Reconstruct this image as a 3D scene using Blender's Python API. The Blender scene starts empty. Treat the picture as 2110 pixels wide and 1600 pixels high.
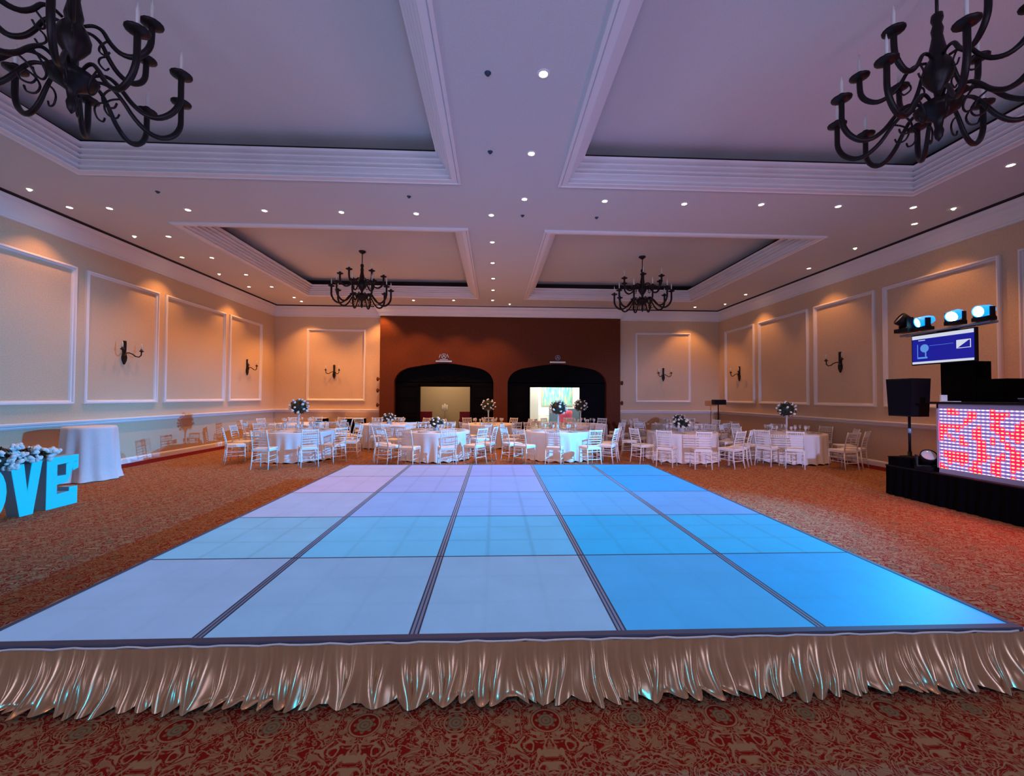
import bpy, math, random
from mathutils import Matrix, Vector
random.seed(7)
PI = math.pi
scn = bpy.context.scene
col = scn.collection

# ------------------------------------------------------------------ camera
FPX, YAW, PITCH, ROLL = 863.25, 0.0414, 0.0206, 0.0052
cd = bpy.data.cameras.new('camera'); cam = bpy.data.objects.new('camera', cd); col.objects.link(cam)
cd.sensor_width = 36.0; cd.sensor_fit = 'HORIZONTAL'; cd.lens = 36.0 * FPX / 2110.0
cd.clip_start = 0.05; cd.clip_end = 200
cy, sy, cp, sp = math.cos(YAW), math.sin(YAW), math.cos(PITCH), math.sin(PITCH)
right = Vector((cy, -sy, 0)); fwd0 = Vector((sy, cy, 0)); up0 = Vector((0, 0, 1))
fwd = fwd0 * cp + up0 * sp; up = up0 * cp - fwd0 * sp
cr, sr = math.cos(ROLL), math.sin(ROLL)
r2 = right * cr + up * sr; u2 = up * cr - right * sr
M = Matrix((( r2.x, u2.x, -fwd.x), (r2.y, u2.y, -fwd.y), (r2.z, u2.z, -fwd.z))).to_4x4()
M.translation = Vector((-0.15, -2.44, 1.7015))
cam.matrix_world = M
scn.camera = cam

# ------------------------------------------------------------------ look and light levels
vs = scn.view_settings
vs.view_transform = 'Standard'; vs.look = 'None'; vs.gamma = 1.0; vs.use_curve_mapping = False
vs.exposure = 0.0
scn.display_settings.display_device = 'sRGB'
DOWN_W = 190.0           # each recessed warm ceiling lamp
HEAD_W = 5200.0           # each azure moving head
FLOOR_E = 1.0            # glow of the dance floor panels
BOOTH_E = 10.0
WARM = (1.0, 0.42, 0.12)
AZURE = (0.02, 0.42, 1.0)
world = bpy.data.worlds.new('world'); scn.world = world; world.use_nodes = True
world.node_tree.nodes['Background'].inputs[0].default_value = (0.30, 0.30, 0.42, 1)
world.node_tree.nodes['Background'].inputs[1].default_value = 0.0
for k, v in (('max_bounces', 5), ('diffuse_bounces', 3), ('glossy_bounces', 3), ('transmission_bounces', 6)):
    setattr(scn.cycles, k, v)
scn.cycles.sample_clamp_indirect = 4.0

def lamp(name, kind, loc, energy, color, aim=None, parent=None, **kw):
    l = bpy.data.lights.new(name, kind); l.energy = energy; l.color = color
    for k, v in kw.items(): setattr(l, k, v)
    o = bpy.data.objects.new(name, l); col.objects.link(o)
    o.location = loc
    if aim is not None:
        o.rotation_euler = (Vector(aim) - Vector(loc)).to_track_quat('-Z', 'Y').to_euler()
    if parent: o.parent = parent
    return o

# room figures (metres): floor at 0, dance floor front edge on y = 0
XL, XR, YB, YF, CZ = -9.243, 9.517, 15.216, -9.0, 5.431
DECK = 0.32
# moving heads on the light bar aim over the dance floor, the tables and the left wall
HEADS = [(7.9, 5.08, 3.16), (7.9, 4.54, 3.17), (7.9, 4.11, 3.16)]
AIMS = [(-2.0, 8.6, 0.2), (0.2, 2.8, 0.3), (-6.7, 4.2, 0.6)]
HPOW = [1.6, 0.50, 1.3]
HSIZE = [36, 62, 42]
for (hp, ha, pw, sz) in zip(HEADS, AIMS, HPOW, HSIZE):
    d = (Vector(ha) - Vector(hp)).normalized()
    lamp('moving_head_beam', 'SPOT', Vector(hp) + d * 0.22, HEAD_W * pw, AZURE, aim=ha,
         spot_size=math.radians(sz), spot_blend=0.75, shadow_soft_size=0.06)
# unseen wash lights added behind the camera to tint skirt and tables
lamp('added_wash_beam', 'SPOT', (-4.5, -7.5, 2.2), 420.0, (0.02, 0.42, 1.0), aim=(-1.0, 0.0, 0.2), spot_size=math.radians(60), spot_blend=0.6, shadow_soft_size=0.1)
lamp('added_wash_beam', 'SPOT', (6.0, -7.0, 2.2), 420.0, (0.02, 0.42, 1.0), aim=(1.5, 0.0, 0.2), spot_size=math.radians(60), spot_blend=0.6, shadow_soft_size=0.1)

lamp('added_wash_beam', 'SPOT', (3.5, -7.6, 2.7), 5500.0, (0.42, 0.50, 1.0), aim=(5.6, 8.6, 0.3), spot_size=math.radians(26), spot_blend=0.7, shadow_soft_size=0.1)  # added to brighten the tables at the right of the front row
# unseen violet uplights added behind the camera to brighten the ceiling
for ux in (-6.5, 0.0, 6.5):
    lamp('added_uplight_beam', 'SPOT', (ux, -8.2, 1.2), 1050.0, (0.48, 0.56, 1.0), aim=(ux*0.5, -1.0, 5.4), spot_size=math.radians(84), spot_blend=0.9, shadow_soft_size=1.3)

# ------------------------------------------------------------------ mesh builder
class MB:
    def __init__(s): s.v = []; s.f = []; s.sm = []
    def add(s, vs_, fs_, smooth=False, mat=None):
        b = len(s.v)
        s.v += [tuple(mat @ Vector(p)) if mat else tuple(p) for p in vs_]
        s.f += [tuple(b + i for i in f) for f in fs_]; s.sm += [smooth] * len(fs_)
        return s
    def box(s, x0, x1, y0, y1, z0, z1, mat=None):
        vs_ = [(x, y, z) for x in (x0, x1) for y in (y0, y1) for z in (z0, z1)]
        return s.add(vs_, [(0,1,3,2),(4,6,7,5),(0,4,5,1),(2,3,7,6),(0,2,6,4),(1,5,7,3)], False, mat)
    def bar(s, a, b, w, h=None, upv=(0,0,1)):
        a, b = Vector(a), Vector(b); d = (b - a).normalized(); h = h or w
        u = Vector(upv)
        if abs(d.dot(u)) > 0.99: u = Vector((0, 1, 0))
        r = d.cross(u).normalized() * (w / 2); t = r.cross(d).normalized() * (h / 2)
        vs_ = [p + i * r + j * t for p in (a, b) for i, j in ((-1,-1),(1,-1),(1,1),(-1,1))]
        return s.add(vs_, [(0,3,2,1),(4,5,6,7),(0,1,5,4),(1,2,6,5),(2,3,7,6),(3,0,4,7)])
    def tube(s, pts, rad, n=8, caps=True):
        pts = [Vector(p) for p in pts]
        rads = rad if isinstance(rad, (list, tuple)) else [rad] * len(pts)
        vs_ = []; fs_ = []; prev = None
        for i, p in enumerate(pts):
            d = (pts[min(i+1, len(pts)-1)] - pts[max(i-1, 0)]).normalized()
            if prev is None:
                prev = d.cross(Vector((0,0,1)))
                if prev.length < 0.05: prev = d.cross(Vector((0,1,0)))
                prev.normalize()
            r = (prev - d * prev.dot(d)).normalized(); prev = r; t = d.cross(r)
            for k in range(n):
                a = 2 * PI * k / n
                vs_.append(p + (r * math.cos(a) + t * math.sin(a)) * rads[i])
        for i in range(len(pts) - 1):
            for k in range(n):
                k2 = (k + 1) % n
                fs_.append((i*n+k, i*n+k2, (i+1)*n+k2, (i+1)*n+k))
        if caps:
            fs_.append(tuple(range(n-1, -1, -1))); fs_.append(tuple((len(pts)-1)*n + k for k in range(n)))
        return s.add(vs_, fs_, True)
    def lathe(s, prof, c=(0,0,0), n=20, mat=None, cap=True):
        vs_ = []; fs_ = []
        for r, z in prof:
            for k in range(n):
                a = 2*PI*k/n; vs_.append((c[0] + r*math.cos(a), c[1] + r*math.sin(a), c[2] + z))
        for i in range(len(prof)-1):
            for k in range(n):
                k2 = (k+1) % n; fs_.append((i*n+k, i*n+k2, (i+1)*n+k2, (i+1)*n+k))
        if cap:
            fs_.append(tuple(range(n-1, -1, -1))); fs_.append(tuple((len(prof)-1)*n + k for k in range(n)))
        return s.add(vs_, fs_, True, mat)
    def ball(s, c, r, n=8, m=6, sq=(1,1,1), jit=0.0, rnd=None):
        vs_ = [(c[0], c[1], c[2] + r*sq[2])]; fs_ = []
        for i in range(1, m):
            t = PI*i/m
            for k in range(n):
                a = 2*PI*k/n; q = 1 + ((rnd or random).uniform(-jit, jit) if jit else 0)
                vs_.append((c[0] + r*q*sq[0]*math.sin(t)*math.cos(a), c[1] + r*q*sq[1]*math.sin(t)*math.sin(a), c[2] + r*q*sq[2]*math.cos(t)))
        vs_.append((c[0], c[1], c[2] - r*sq[2])); L = len(vs_) - 1
        for k in range(n):
            k2 = (k+1) % n
            fs_.append((0, 1+k, 1+k2)); fs_.append((L, 1+(m-2)*n+k2, 1+(m-2)*n+k))
            for i in range(m-2): fs_.append((1+i*n+k, 1+(i+1)*n+k, 1+(i+1)*n+k2, 1+i*n+k2))
        return s.add(vs_, fs_, True)
    def prism(s, poly, f, t0, t1):
        """poly: 2-D outline, f(u, v, t) -> 3-D point"""
        n = len(poly)
        vs_ = [f(u, v, t0) for u, v in poly] + [f(u, v, t1) for u, v in poly]
        fs_ = [tuple(range(n-1, -1, -1)), tuple(range(n, 2*n))] + [(k, (k+1)%n, n+(k+1)%n, n+k) for k in range(n)]
        return s.add(vs_, fs_)
    def mesh(s, name, mat, bevel=0):
        me = bpy.data.meshes.new(name); me.from_pydata([tuple(p) for p in s.v], [], s.f)
        me.polygons.foreach_set('use_smooth', s.sm); me.update()
        import bmesh
        bm = bmesh.new(); bm.from_mesh(me); bmesh.ops.recalc_face_normals(bm, faces=bm.faces); bm.to_mesh(me); bm.free()
        if mat: me.materials.append(mat)
        return me
    def obj(s, name, mat, parent=None, loc=(0,0,0)):
        return link(name, s.mesh(name, mat), parent, loc)

def link(name, me, parent=None, loc=(0,0,0), rz=0):
    o = bpy.data.objects.new(name, me); col.objects.link(o); o.location = loc; o.rotation_euler = (0, 0, rz)
    if parent: o.parent = parent
    return o
def tag(o, label, cat, group=None, kind=None):
    o['label'] = label; o['category'] = cat
    if group: o['group'] = group
    if kind: o['kind'] = kind
    return o
def thing(name, label, cat, loc=(0,0,0), rz=0, group=None):
    o = bpy.data.objects.new(name, None); col.objects.link(o); o.location = loc; o.rotation_euler = (0,0,rz)
    o.empty_display_size = 0.1
    return tag(o, label, cat, group)
def struct(o, label=None):
    o['kind'] = 'structure'
    if label: o['label'] = label
    return o
KIDS = {}
def kids(o):
    return [c for c in col.objects if c.parent == o]
def copy_tree(root, loc, rz, label=None, group=None, tree=None):
    tree = tree or snapshot(root)
    r = root.copy(); col.objects.link(r); r.location = loc; r.rotation_euler = (0, 0, rz)
    if label: r['label'] = label
    if group: r['group'] = group
    def rec(src, dst):
        for ch, sub in src:
            c = ch.copy(); col.objects.link(c); c.parent = dst; rec(sub, c)
    rec(tree, r)
    return r
def snapshot(o):
    return [(c, snapshot(c)) for c in kids(o)]

# ------------------------------------------------------------------ materials
def mat(name, base=(0.8,0.8,0.8), rough=0.6, metal=0.0, spec=0.5, noise=0.0, nscale=20.0, bump=0.0, bscale=60.0, emit=None, estr=0.0, sheen=0.0, trans=0.0):
    m = bpy.data.materials.new(name); m.use_nodes = True
    nt = m.node_tree; b = nt.nodes['Principled BSDF']
    b.inputs['Base Color'].default_value = (*base, 1); b.inputs['Roughness'].default_value = rough
    b.inputs['Metallic'].default_value = metal; b.inputs['Specular IOR Level'].default_value = spec
    if sheen: b.inputs['Sheen Weight'].default_value = sheen
    if trans: b.inputs['Transmission Weight'].default_value = trans
    tc = None
    if noise or bump: tc = nt.nodes.new('ShaderNodeTexCoord')
    if noise:
        n = nt.nodes.new('ShaderNodeTexNoise'); n.inputs['Scale'].default_value = nscale; n.inputs['Detail'].default_value = 4
        nt.links.new(tc.outputs['Object'], n.inputs['Vector'])
        r = nt.nodes.new('ShaderNodeMapRange'); r.inputs[1].default_value = 0.25; r.inputs[2].default_value = 0.75
        r.inputs[3].default_value = 1 - noise; r.inputs[4].default_value = 1 + noise
        nt.links.new(n.outputs[0], r.inputs[0])
        mx = nt.nodes.new('ShaderNodeVectorMath'); mx.operation = 'SCALE'; mx.inputs[0].default_value = base
        nt.links.new(r.outputs[0], mx.inputs['Scale']); nt.links.new(mx.outputs[0], b.inputs['Base Color'])
    if bump:
        n = nt.nodes.new('ShaderNodeTexNoise'); n.inputs['Scale'].default_value = bscale; n.inputs['Detail'].default_value = 3
        nt.links.new(tc.outputs['Object'], n.inputs['Vector'])
        bp = nt.nodes.new('ShaderNodeBump'); bp.inputs['Strength'].default_value = bump; bp.inputs['Distance'].default_value = 0.01
        nt.links.new(n.outputs[0], bp.inputs['Height']); nt.links.new(bp.outputs[0], b.inputs['Normal'])
    if emit:
        b.inputs['Emission Color'].default_value = (*emit, 1); b.inputs['Emission Strength'].default_value = estr
    return m

class NG:
    """small helper for node maths"""
    def __init__(s, m): s.nt = m.node_tree
    def n(s, t, **kw):
        o = s.nt.nodes.new(t)
        for k, v in kw.items(): setattr(o, k, v)
        return o
    def put(s, sock, v):
        if v is None: return
        if isinstance(v, bpy.types.NodeSocket): s.nt.links.new(v, sock)
        else: sock.default_value = v
    def m(s, op, a, b=None, c=None):
        o = s.n('ShaderNodeMath', operation=op); s.put(o.inputs[0], a)
        s.put(o.inputs[1], b); s.put(o.inputs[2], c); return o.outputs[0]
    def mix(s, f, a, b):
        o = s.n('ShaderNodeMix', data_type='RGBA'); s.put(o.inputs[0], f)
        for i, v in ((6, a), (7, b)):
            if isinstance(v, bpy.types.NodeSocket): s.nt.links.new(v, o.inputs[i])
            else: o.inputs[i].default_value = (*v, 1)
        return o.outputs[2]
    def comb(s, x, y, z=0.0):
        o = s.n('ShaderNodeCombineXYZ'); s.put(o.inputs[0], x); s.put(o.inputs[1], y); s.put(o.inputs[2], z); return o.outputs[0]
    def noise(s, vec, scale, detail=2, dist=0.0):
        o = s.n('ShaderNodeTexNoise'); s.put(o.inputs['Vector'], vec); o.inputs['Scale'].default_value = scale
        o.inputs['Detail'].default_value = detail; o.inputs['Distortion'].default_value = dist; return o.outputs[0]
    def step(s, x, a, b):
        o = s.n('ShaderNodeMapRange', clamp=True); s.put(o.inputs[0], x); o.inputs[1].default_value = a; o.inputs[2].default_value = b; return o.outputs[0]

def carpet_material():
    m = mat('patterned_carpet', rough=0.95, spec=0.1); g = NG(m); b = m.node_tree.nodes['Principled BSDF']
    tc = g.n('ShaderNodeTexCoord'); sx = g.n('ShaderNodeSeparateXYZ'); g.put(sx.inputs[0], tc.outputs['Object'])
    X, Y = sx.outputs[0], sx.outputs[1]
    P = 0.47
    fx = g.m('PINGPONG', g.m('SUBTRACT', X, 0.13), P); fy = g.m('PINGPONG', g.m('SUBTRACT', Y, -0.21), P)
    def rad(cx, cy_):
        dx = g.m('SUBTRACT', fx, cx); dy = g.m('SUBTRACT', fy, cy_)
        return g.m('SQRT', g.m('ADD', g.m('MULTIPLY', dx, dx), g.m('MULTIPLY', dy, dy))), g.m('ARCTAN2', dy, dx)
    rA, aA = rad(0, 0); rA2, aA2 = rad(P, P); rB, aB = rad(P, 0); rB2, aB2 = rad(0, P)
    fold = g.comb(fx, fy)
    # scrolling leaf outlines: contour lines of mirrored noise
    n1 = g.noise(fold, 8.0, 1, 1.2); n2 = g.noise(g.comb(fx, fy, 3.7), 17.0, 1, 1.0)
    c1 = g.m('PINGPONG', g.m('MULTIPLY', n1, 9.0), 0.5)
    l1 = g.m('SUBTRACT', 1.0, g.step(c1, 0.10, 0.20))
    c2 = g.m('PINGPONG', g.m('MULTIPLY', n2, 6.0), 0.5)
    l2 = g.m('SUBTRACT', 1.0, g.step(c2, 0.09, 0.18))
    leaf = g.step(n2, 0.58, 0.60)
    pat = g.m('MAXIMUM', l1, g.m('MULTIPLY', leaf, 0.75)); pat = g.m('MULTIPLY', pat, 1.0)
    pat = g.m('MAXIMUM', pat, g.m('MULTIPLY', l2, 0.6))
    # medallions
    def medal(r, a, core, ring, dark):
        pet = g.m('ADD', core, g.m('MULTIPLY', g.m('COSINE', g.m('MULTIPLY', a, 8.0)), core * 0.18))
        flower = g.m('SUBTRACT', 1.0, g.step(g.m('SUBTRACT', r, pet), -0.004, 0.004))
        inner = g.m('MULTIPLY', flower, g.m('SUBTRACT', 1.0, g.m('MULTIPLY', 0.55, g.step(g.m('SINE', g.m('MULTIPLY', r, 330.0)), 0.2, 0.6))))
        rg = g.m('SUBTRACT', 1.0, g.step(g.m('ABSOLUTE', g.m('SUBTRACT', r, ring)), 0.003, 0.006))
        disc = g.m('SUBTRACT', 1.0, g.step(r, ring + 0.006, ring + 0.010))
        return g.m('MAXIMUM', inner, rg), disc, flower
    out = pat; green = None
    for (r, a, c_, rg_) in ((rA, aA, 0.048, 0.074), (rA2, aA2, 0.048, 0.074), (rB, aB, 0.052, 0.062), (rB2, aB2, 0.052, 0.062)):
        v, disc, fl = medal(r, a, c_, rg_, 0)
        out = g.m('ADD', g.m('MULTIPLY', out, g.m('SUBTRACT', 1.0, disc)), g.m('MULTIPLY', v, disc))
        green = fl if green is None else g.m('MAXIMUM', green, fl)
    fine = g.noise(tc.outputs['Object'], 260.0, 2)
    fineg = g.m('ADD', 0.72, g.m('MULTIPLY', fine, 0.56))
    red = (0.24, 0.013, 0.006); gold = (0.37, 0.26, 0.13); grn = (0.22, 0.21, 0.11)
    motif = g.mix(green, gold, grn)
    c = g.mix(out, red, motif)
    # plain crimson border along the walls
    edge = g.m('MAXIMUM', g.step(X, XR - 0.56, XR - 0.54), g.m('SUBTRACT', 1.0, g.step(X, XL + 0.54, XL + 0.56)))
    c = g.mix(edge, c, (0.15, 0.006, 0.010))
    sc = g.n('ShaderNodeVectorMath', operation='SCALE'); g.put(sc.inputs[0], c); g.put(sc.inputs['Scale'], fineg)
    g.put(b.inputs['Base Color'], sc.outputs[0])
    bp = g.n('ShaderNodeBump'); bp.inputs['Strength'].default_value = 0.35; bp.inputs['Distance'].default_value = 0.004
    g.put(bp.inputs['Height'], g.m('ADD', out, fine)); g.put(b.inputs['Normal'], bp.outputs[0])
    return m

M_carpet = carpet_material()
M_wall = mat('wall_plaster', (0.70, 0.50, 0.33), 0.85, spec=0.2, noise=0.10, nscale=45, bump=0.25, bscale=140)
M_ceil = mat('ceiling_paint', (0.69, 0.67, 0.66), 0.9, spec=0.15, noise=0.05, nscale=60, bump=0.15, bscale=160)
M_trim = mat('white_moulding', (0.88, 0.82, 0.80), 0.55, spec=0.3)
M_gap = mat('painted_shadow_gap', (0.03, 0.018, 0.015), 0.9)  # dark strip standing in for the shaded groove under the ceiling
M_cove = mat('shaded_cove_tone', (0.022, 0.008, 0.004), 0.9)  # recess walls coloured dark for the shade behind the lip
M_portal = mat('brown_portal_wall', (0.12, 0.027, 0.006), 0.6, spec=0.2, noise=0.14, nscale=12, bump=0.1, bscale=90)
M_iron = mat('dark_iron', (0.022, 0.014, 0.014), 0.45, metal=0.6)
M_candle = mat('ivory_candle', (0.80, 0.74, 0.66), 0.5)
M_black = mat('black_cloth', (0.0025, 0.0025, 0.004), 0.9, spec=0.05)
M_blackp = mat('black_plastic', (0.006, 0.006, 0.009), 0.5, spec=0.2)
M_door = mat('dark_door_wood', (0.0025, 0.002, 0.003), 0.6, spec=0.06)
M_chair = mat('white_lacquer', (0.80, 0.78, 0.76), 0.35)
M_cush = mat('white_cushion', (0.85, 0.83, 0.80), 0.8)
M_cloth = mat('white_tablecloth', (0.74, 0.71, 0.72), 0.75, sheen=0.2, noise=0.04, nscale=30)
M_wood = mat('plywood', (0.28, 0.17, 0.08), 0.6, noise=0.2, nscale=8)
M_leaf = mat('dark_foliage', (0.012, 0.022, 0.012), 0.6, noise=0.4, nscale=40)
M_rose = mat('white_rose', (0.82, 0.80, 0.76), 0.7)
M_chrome = mat('aluminium_rail', (0.30, 0.36, 0.46), 0.45, metal=0.3)
M_rail = mat('blue_grey_rail', (0.26, 0.38, 0.55), 0.6)
M_edge = mat('mauve_grey_edge', (0.10, 0.09, 0.13), 0.6)
M_darkrail = mat('dark_rail', (0.035, 0.055, 0.10), 0.6)
M_brass = mat('pale_brass', (0.75, 0.68, 0.55), 0.3, metal=0.9)
M_glass = mat('clear_glass', (0.9, 0.88, 0.88), 0.12, trans=0.45)
M_satin = mat('champagne_satin', (0.72, 0.39, 0.18), 0.20, metal=0.4, spec=0.7, sheen=0.2, noise=0.08, nscale=6)
M_whiteb = mat('white_piping', (0.85, 0.83, 0.8), 0.5)
M_letter = mat('letter_face', (0.02, 0.10, 0.14), 0.5, emit=(0.0, 0.44, 0.92), estr=1.0)  # azure light of the moving heads is put in as emission
M_lside = mat('letter_side', (0.30, 0.48, 0.60), 0.6)
M_lampe = mat('lamp_glow', (1, 1, 1), 0.5, emit=(1.0, 0.74, 0.46), estr=40.0)
M_sprk = mat('small_fitting_glow', (1, 1, 1), 0.5, emit=(0.95, 0.95, 0.6), estr=3.0)
M_grey = mat('grey_speaker_grille', (0.004, 0.005, 0.012), 0.7, spec=0.1)
M_lens = mat('azure_lens', (1, 1, 1), 0.3, emit=(0.25, 0.85, 1.0), estr=18.0)
M_headblue = mat('head_glow_rim', (0.1, 0.3, 0.6), 0.3, emit=(0.0, 0.28, 1.0), estr=1.6)

# ------------------------------------------------------------------ floor and walls
f = MB().box(XL-0.3, XR+0.3, YF-0.3, YB+0.2, -0.1, 0.0).obj('floor', M_carpet); struct(f)
struct(MB().box(XL-0.2, XL, YF, YB+0.2, 0, CZ+0.9).obj('wall_left', M_wall))
struct(MB().box(XR, XR+0.2, YF, YB+0.2, 0, CZ+0.9).obj('wall_right', M_wall))
struct(MB().box(XL-0.2, XR+0.2, YF-0.2, YF, 0, CZ+0.9).obj('wall_front', M_wall))
PX0, PX1, PY = -4.88, 5.135, 14.99
wb = MB(); wb.box(XL, PX0+0.02, YB, YB+0.2, 0, CZ+0.9); wb.box(PX1-0.02, XR, YB, YB+0.2, 0, CZ+0.9)
struct(wb.obj('wall_back', M_wall))

# portal wall with two arched openings
def arch_z(u):
    """opening height at u in -1..1"""
    a = abs(u)
    if a > 1: return 0
    pts = [(0,3.08),(0.2,3.05),(0.4,2.99),(0.6,2.92),(0.72,2.87),(0.80,2.81),(0.87,2.73),(0.92,2.64),(0.96,2.53),(0.985,2.42),(1.0,2.28)]
    for (a0,z0),(a1,z1) in zip(pts, pts[1:]):
        if a0 <= a <= a1: return z0 + (z1-z0)*(a-a0)/(a1-a0)
ARCH = [(-4.29, -0.20), (0.39, 4.55)]
US = [-1,-0.985,-0.96,-0.92,-0.87,-0.80,-0.72,-0.6,-0.4,-0.2,0,0.2,0.4,0.6,0.72,0.80,0.87,0.92,0.96,0.985,1]
PYB = 15.45
pm = MB(); TOP = CZ + 0.9
cuts = [PX0] + [ARCH[0][0], ARCH[0][1], ARCH[1][0], ARCH[1][1]] + [PX1]
for a, b in ((cuts[0], cuts[1]), (cuts[2], cuts[3]), (cuts[4], cuts[5])):
    pm.box(a, b, PY, PYB, 0, TOP)
for (a, b) in ARCH:
    c, h = (a+b)/2, (b-a)/2
    xs = [c + u*h for u in US]; zs = [arch_z(u) for u in US]
    n = len(xs)
    V = [(x, PY, z) for x, z in zip(xs, zs)] + [(x, PYB, z) for x, z in zip(xs, zs)] + [(x, PY, TOP) for x in xs] + [(x, PYB, TOP) for x in xs]
    F = []
    for i in range(n-1):
        F += [(i, i+1, 2*n+i+1, 2*n+i), (n+i+1, n+i, 3*n+i, 3*n+i+1), (i+1, i, n+i, n+i+1), (2*n+i, 2*n+i+1, 3*n+i+1, 3*n+i)]
    pm.add(V, F)
struct(pm.obj('wall_portal', M_portal))

# dark door surrounds filling the arches, each with an open doorway
OPEN = [(-3.255, -1.185), (1.345, 3.46)]
DZ = 2.10
for k, ((a, b), (o0, o1)) in enumerate(zip(ARCH, OPEN)):
    d = MB(); y0, y1 = 15.24, 15.30
    d.box(a, o0, y0, y1, 0, 2.3); d.box(o1, b, y0, y1, 0, 2.3); d.box(o0, o1, y0, y1, DZ, 2.3)
    c, h = (a+b)/2, (b-a)/2
    poly = [(c + u*h, arch_z(u)) for u in US]
    poly = [(c+h, 2.27), ] + list(reversed(poly)) + [(c-h, 2.27)]
    d.prism(poly, lambda u, v, t: (u, t, v), y0, y1)
    dr = d.obj('door_%d' % (k+1), M_door); struct(dr)
    fr = MB()
    fr.box(o0-0.07, o0, y0-0.03, y1, 0, DZ+0.07); fr.box(o1, o1+0.07, y0-0.03, y1, 0, DZ+0.07); fr.box(o0-0.07, o1+0.07, y0-0.03, y1, DZ, DZ+0.07)
    for (s0, s1) in ((a+0.12, o0-0.16), (o1+0.16, b-0.12)):
        for z0, z1 in ((0.2, 0.85), (1.0, 1.55), (1.65, 2.15)):
            for q in (s0, s1-0.03): fr.box(q, q+0.03, y0-0.02, y0, z0, z1)
            for q in (z0, z1-0.03): fr.box(s0, s1, y0-0.02, y0, q, q+0.03)
    for i in range(-4, 5):
        an = PI/2 + i*0.34
        fr.bar((c, y0-0.012, 2.3), (c + 1.5*math.cos(an), y0-0.012, 2.3 + min(0.55, 1.2*abs(math.sin(an)))*1.0), 0.025)
    fr.obj('door_frame', M_door, dr)

# ------------------------------------------------------------------ trims
def frame_profile(mb, cor, w, t, nrm):
    """picture-frame moulding: cor = 4 corners (3-D, in order), w inward width, t projection along nrm"""
    c = [Vector(p) for p in cor]; ctr = sum(c, Vector()) / 4; nrm = Vector(nrm)
    offs = [(0, 0), (0, t*0.7), (w*0.2, t), (w*0.5, t), (w*0.6, t*0.5), (w*0.85, t*0.45), (w, 0.0)]
    e1 = (c[1]-c[0]).normalized(); e2 = (c[3]-c[0]).normalized()
    sg = [(1,1), (-1,1), (-1,-1), (1,-1)]
    V = []; F = []
    for (o_, h) in offs:
        for p, (s1, s2) in zip(c, sg): V.append(p + e1*s1*o_ + e2*s2*o_ + nrm*h)
    for i in range(len(offs)-1):
        for k in range(4):
            k2 = (k+1) % 4; F.append((i*4+k, i*4+k2, (i+1)*4+k2, (i+1)*4+k))
    return mb.add(V, F)
TR = [0]
def trim(mb, m=None):
    TR[0] += 1
    return struct(mb.obj('trim_%d' % TR[0], m or M_trim))
ZB, ZT = 1.49, 4.465
for y0, y1 in ((1.7, 4.15), (4.39, 6.97), (7.19, 9.20), (9.43, 12.01), (12.23, 14.21), (-1.3, 1.45)):
    trim(frame_profile(MB(), [(XL, y0, ZB), (XL, y1, ZB), (XL, y1, ZT), (XL, y0, ZT)], 0.085, 0.07, (1,0,0)))
for y0, y1 in ((12.72, 14.69), (10.04, 12.45), (7.77, 9.80), (5.12, 7.54), (2.75, 4.84), (0.1, 2.5)):
    trim(frame_profile(MB(), [(XR, y0, ZB), (XR, y1, ZB), (XR, y1, ZT), (XR, y0, ZT)], 0.085, 0.07, (-1,0,0)))
for x0, x1 in ((-7.91, -5.53), (5.85, 8.25)):
    trim(frame_profile(MB(), [(x0, YB, ZB), (x1, YB, ZB), (x1, YB, ZT), (x0, YB, ZT)], 0.085, 0.07, (0,-1,0)))

def wall_run(prof, segs, mat_):
    """extrude profile (offset from wall, z) along wall paths; mitred polyline in plan with inward normals"""
    mb = MB(); V = []; F = []; n = len(prof)
    for p in segs:
        (x, y, nx, ny) = p
        for o_, z in prof: V.append((x + nx*o_, y + ny*o_, z))
    for i in range(len(segs)-1):
        for k in range(n-1): F.append((i*n+k, i*n+k+1, (i+1)*n+k+1, (i+1)*n+k))
    mb.add(V, F)
    return mb
room_left = [(XL, YF, 1, 0), (XL, YB, 1, -1), (PX0, YB, 0, -1)]
room_right = [(PX1, YB, 0, -1), (XR, YB, -1, -1), (XR, YF, -1, 0)]
crown = [(0, CZ-0.46), (0.035, CZ-0.45), (0.035, CZ-0.41), (0.02, CZ-0.39), (0.03, CZ-0.32), (0.05, CZ-0.23), (0.08, CZ-0.16), (0.085, CZ-0.11), (0.10, CZ-0.10), (0.12, CZ-0.05), (0.12, CZ-0.037), (0, CZ-0.037)]
rail = [(0, 1.01), (0.03, 1.02), (0.055, 1.05), (0.05, 1.075), (0.10, 1.09), (0.11, 1.125), (0.10, 1.14), (0, 1.14)]
base = [(0.02, 0.0), (0.02, 0.10), (0.012, 0.125), (0.0, 0.14)]
for path in (room_left, room_right):
    trim(wall_run(crown, path, M_trim)); trim(wall_run(rail, path, M_trim))
for nm, path in (('baseboard_left', room_left), ('baseboard_right', room_right)):
    struct(wall_run(base, path, M_trim).obj(nm, M_trim))
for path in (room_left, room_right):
    trim(wall_run([(0.0, CZ-0.036), (0.09, CZ-0.036), (0.13, CZ-0.012), (0.17, CZ-0.012), (0.17, CZ), (0, CZ)], path, M_gap), M_gap)
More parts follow.
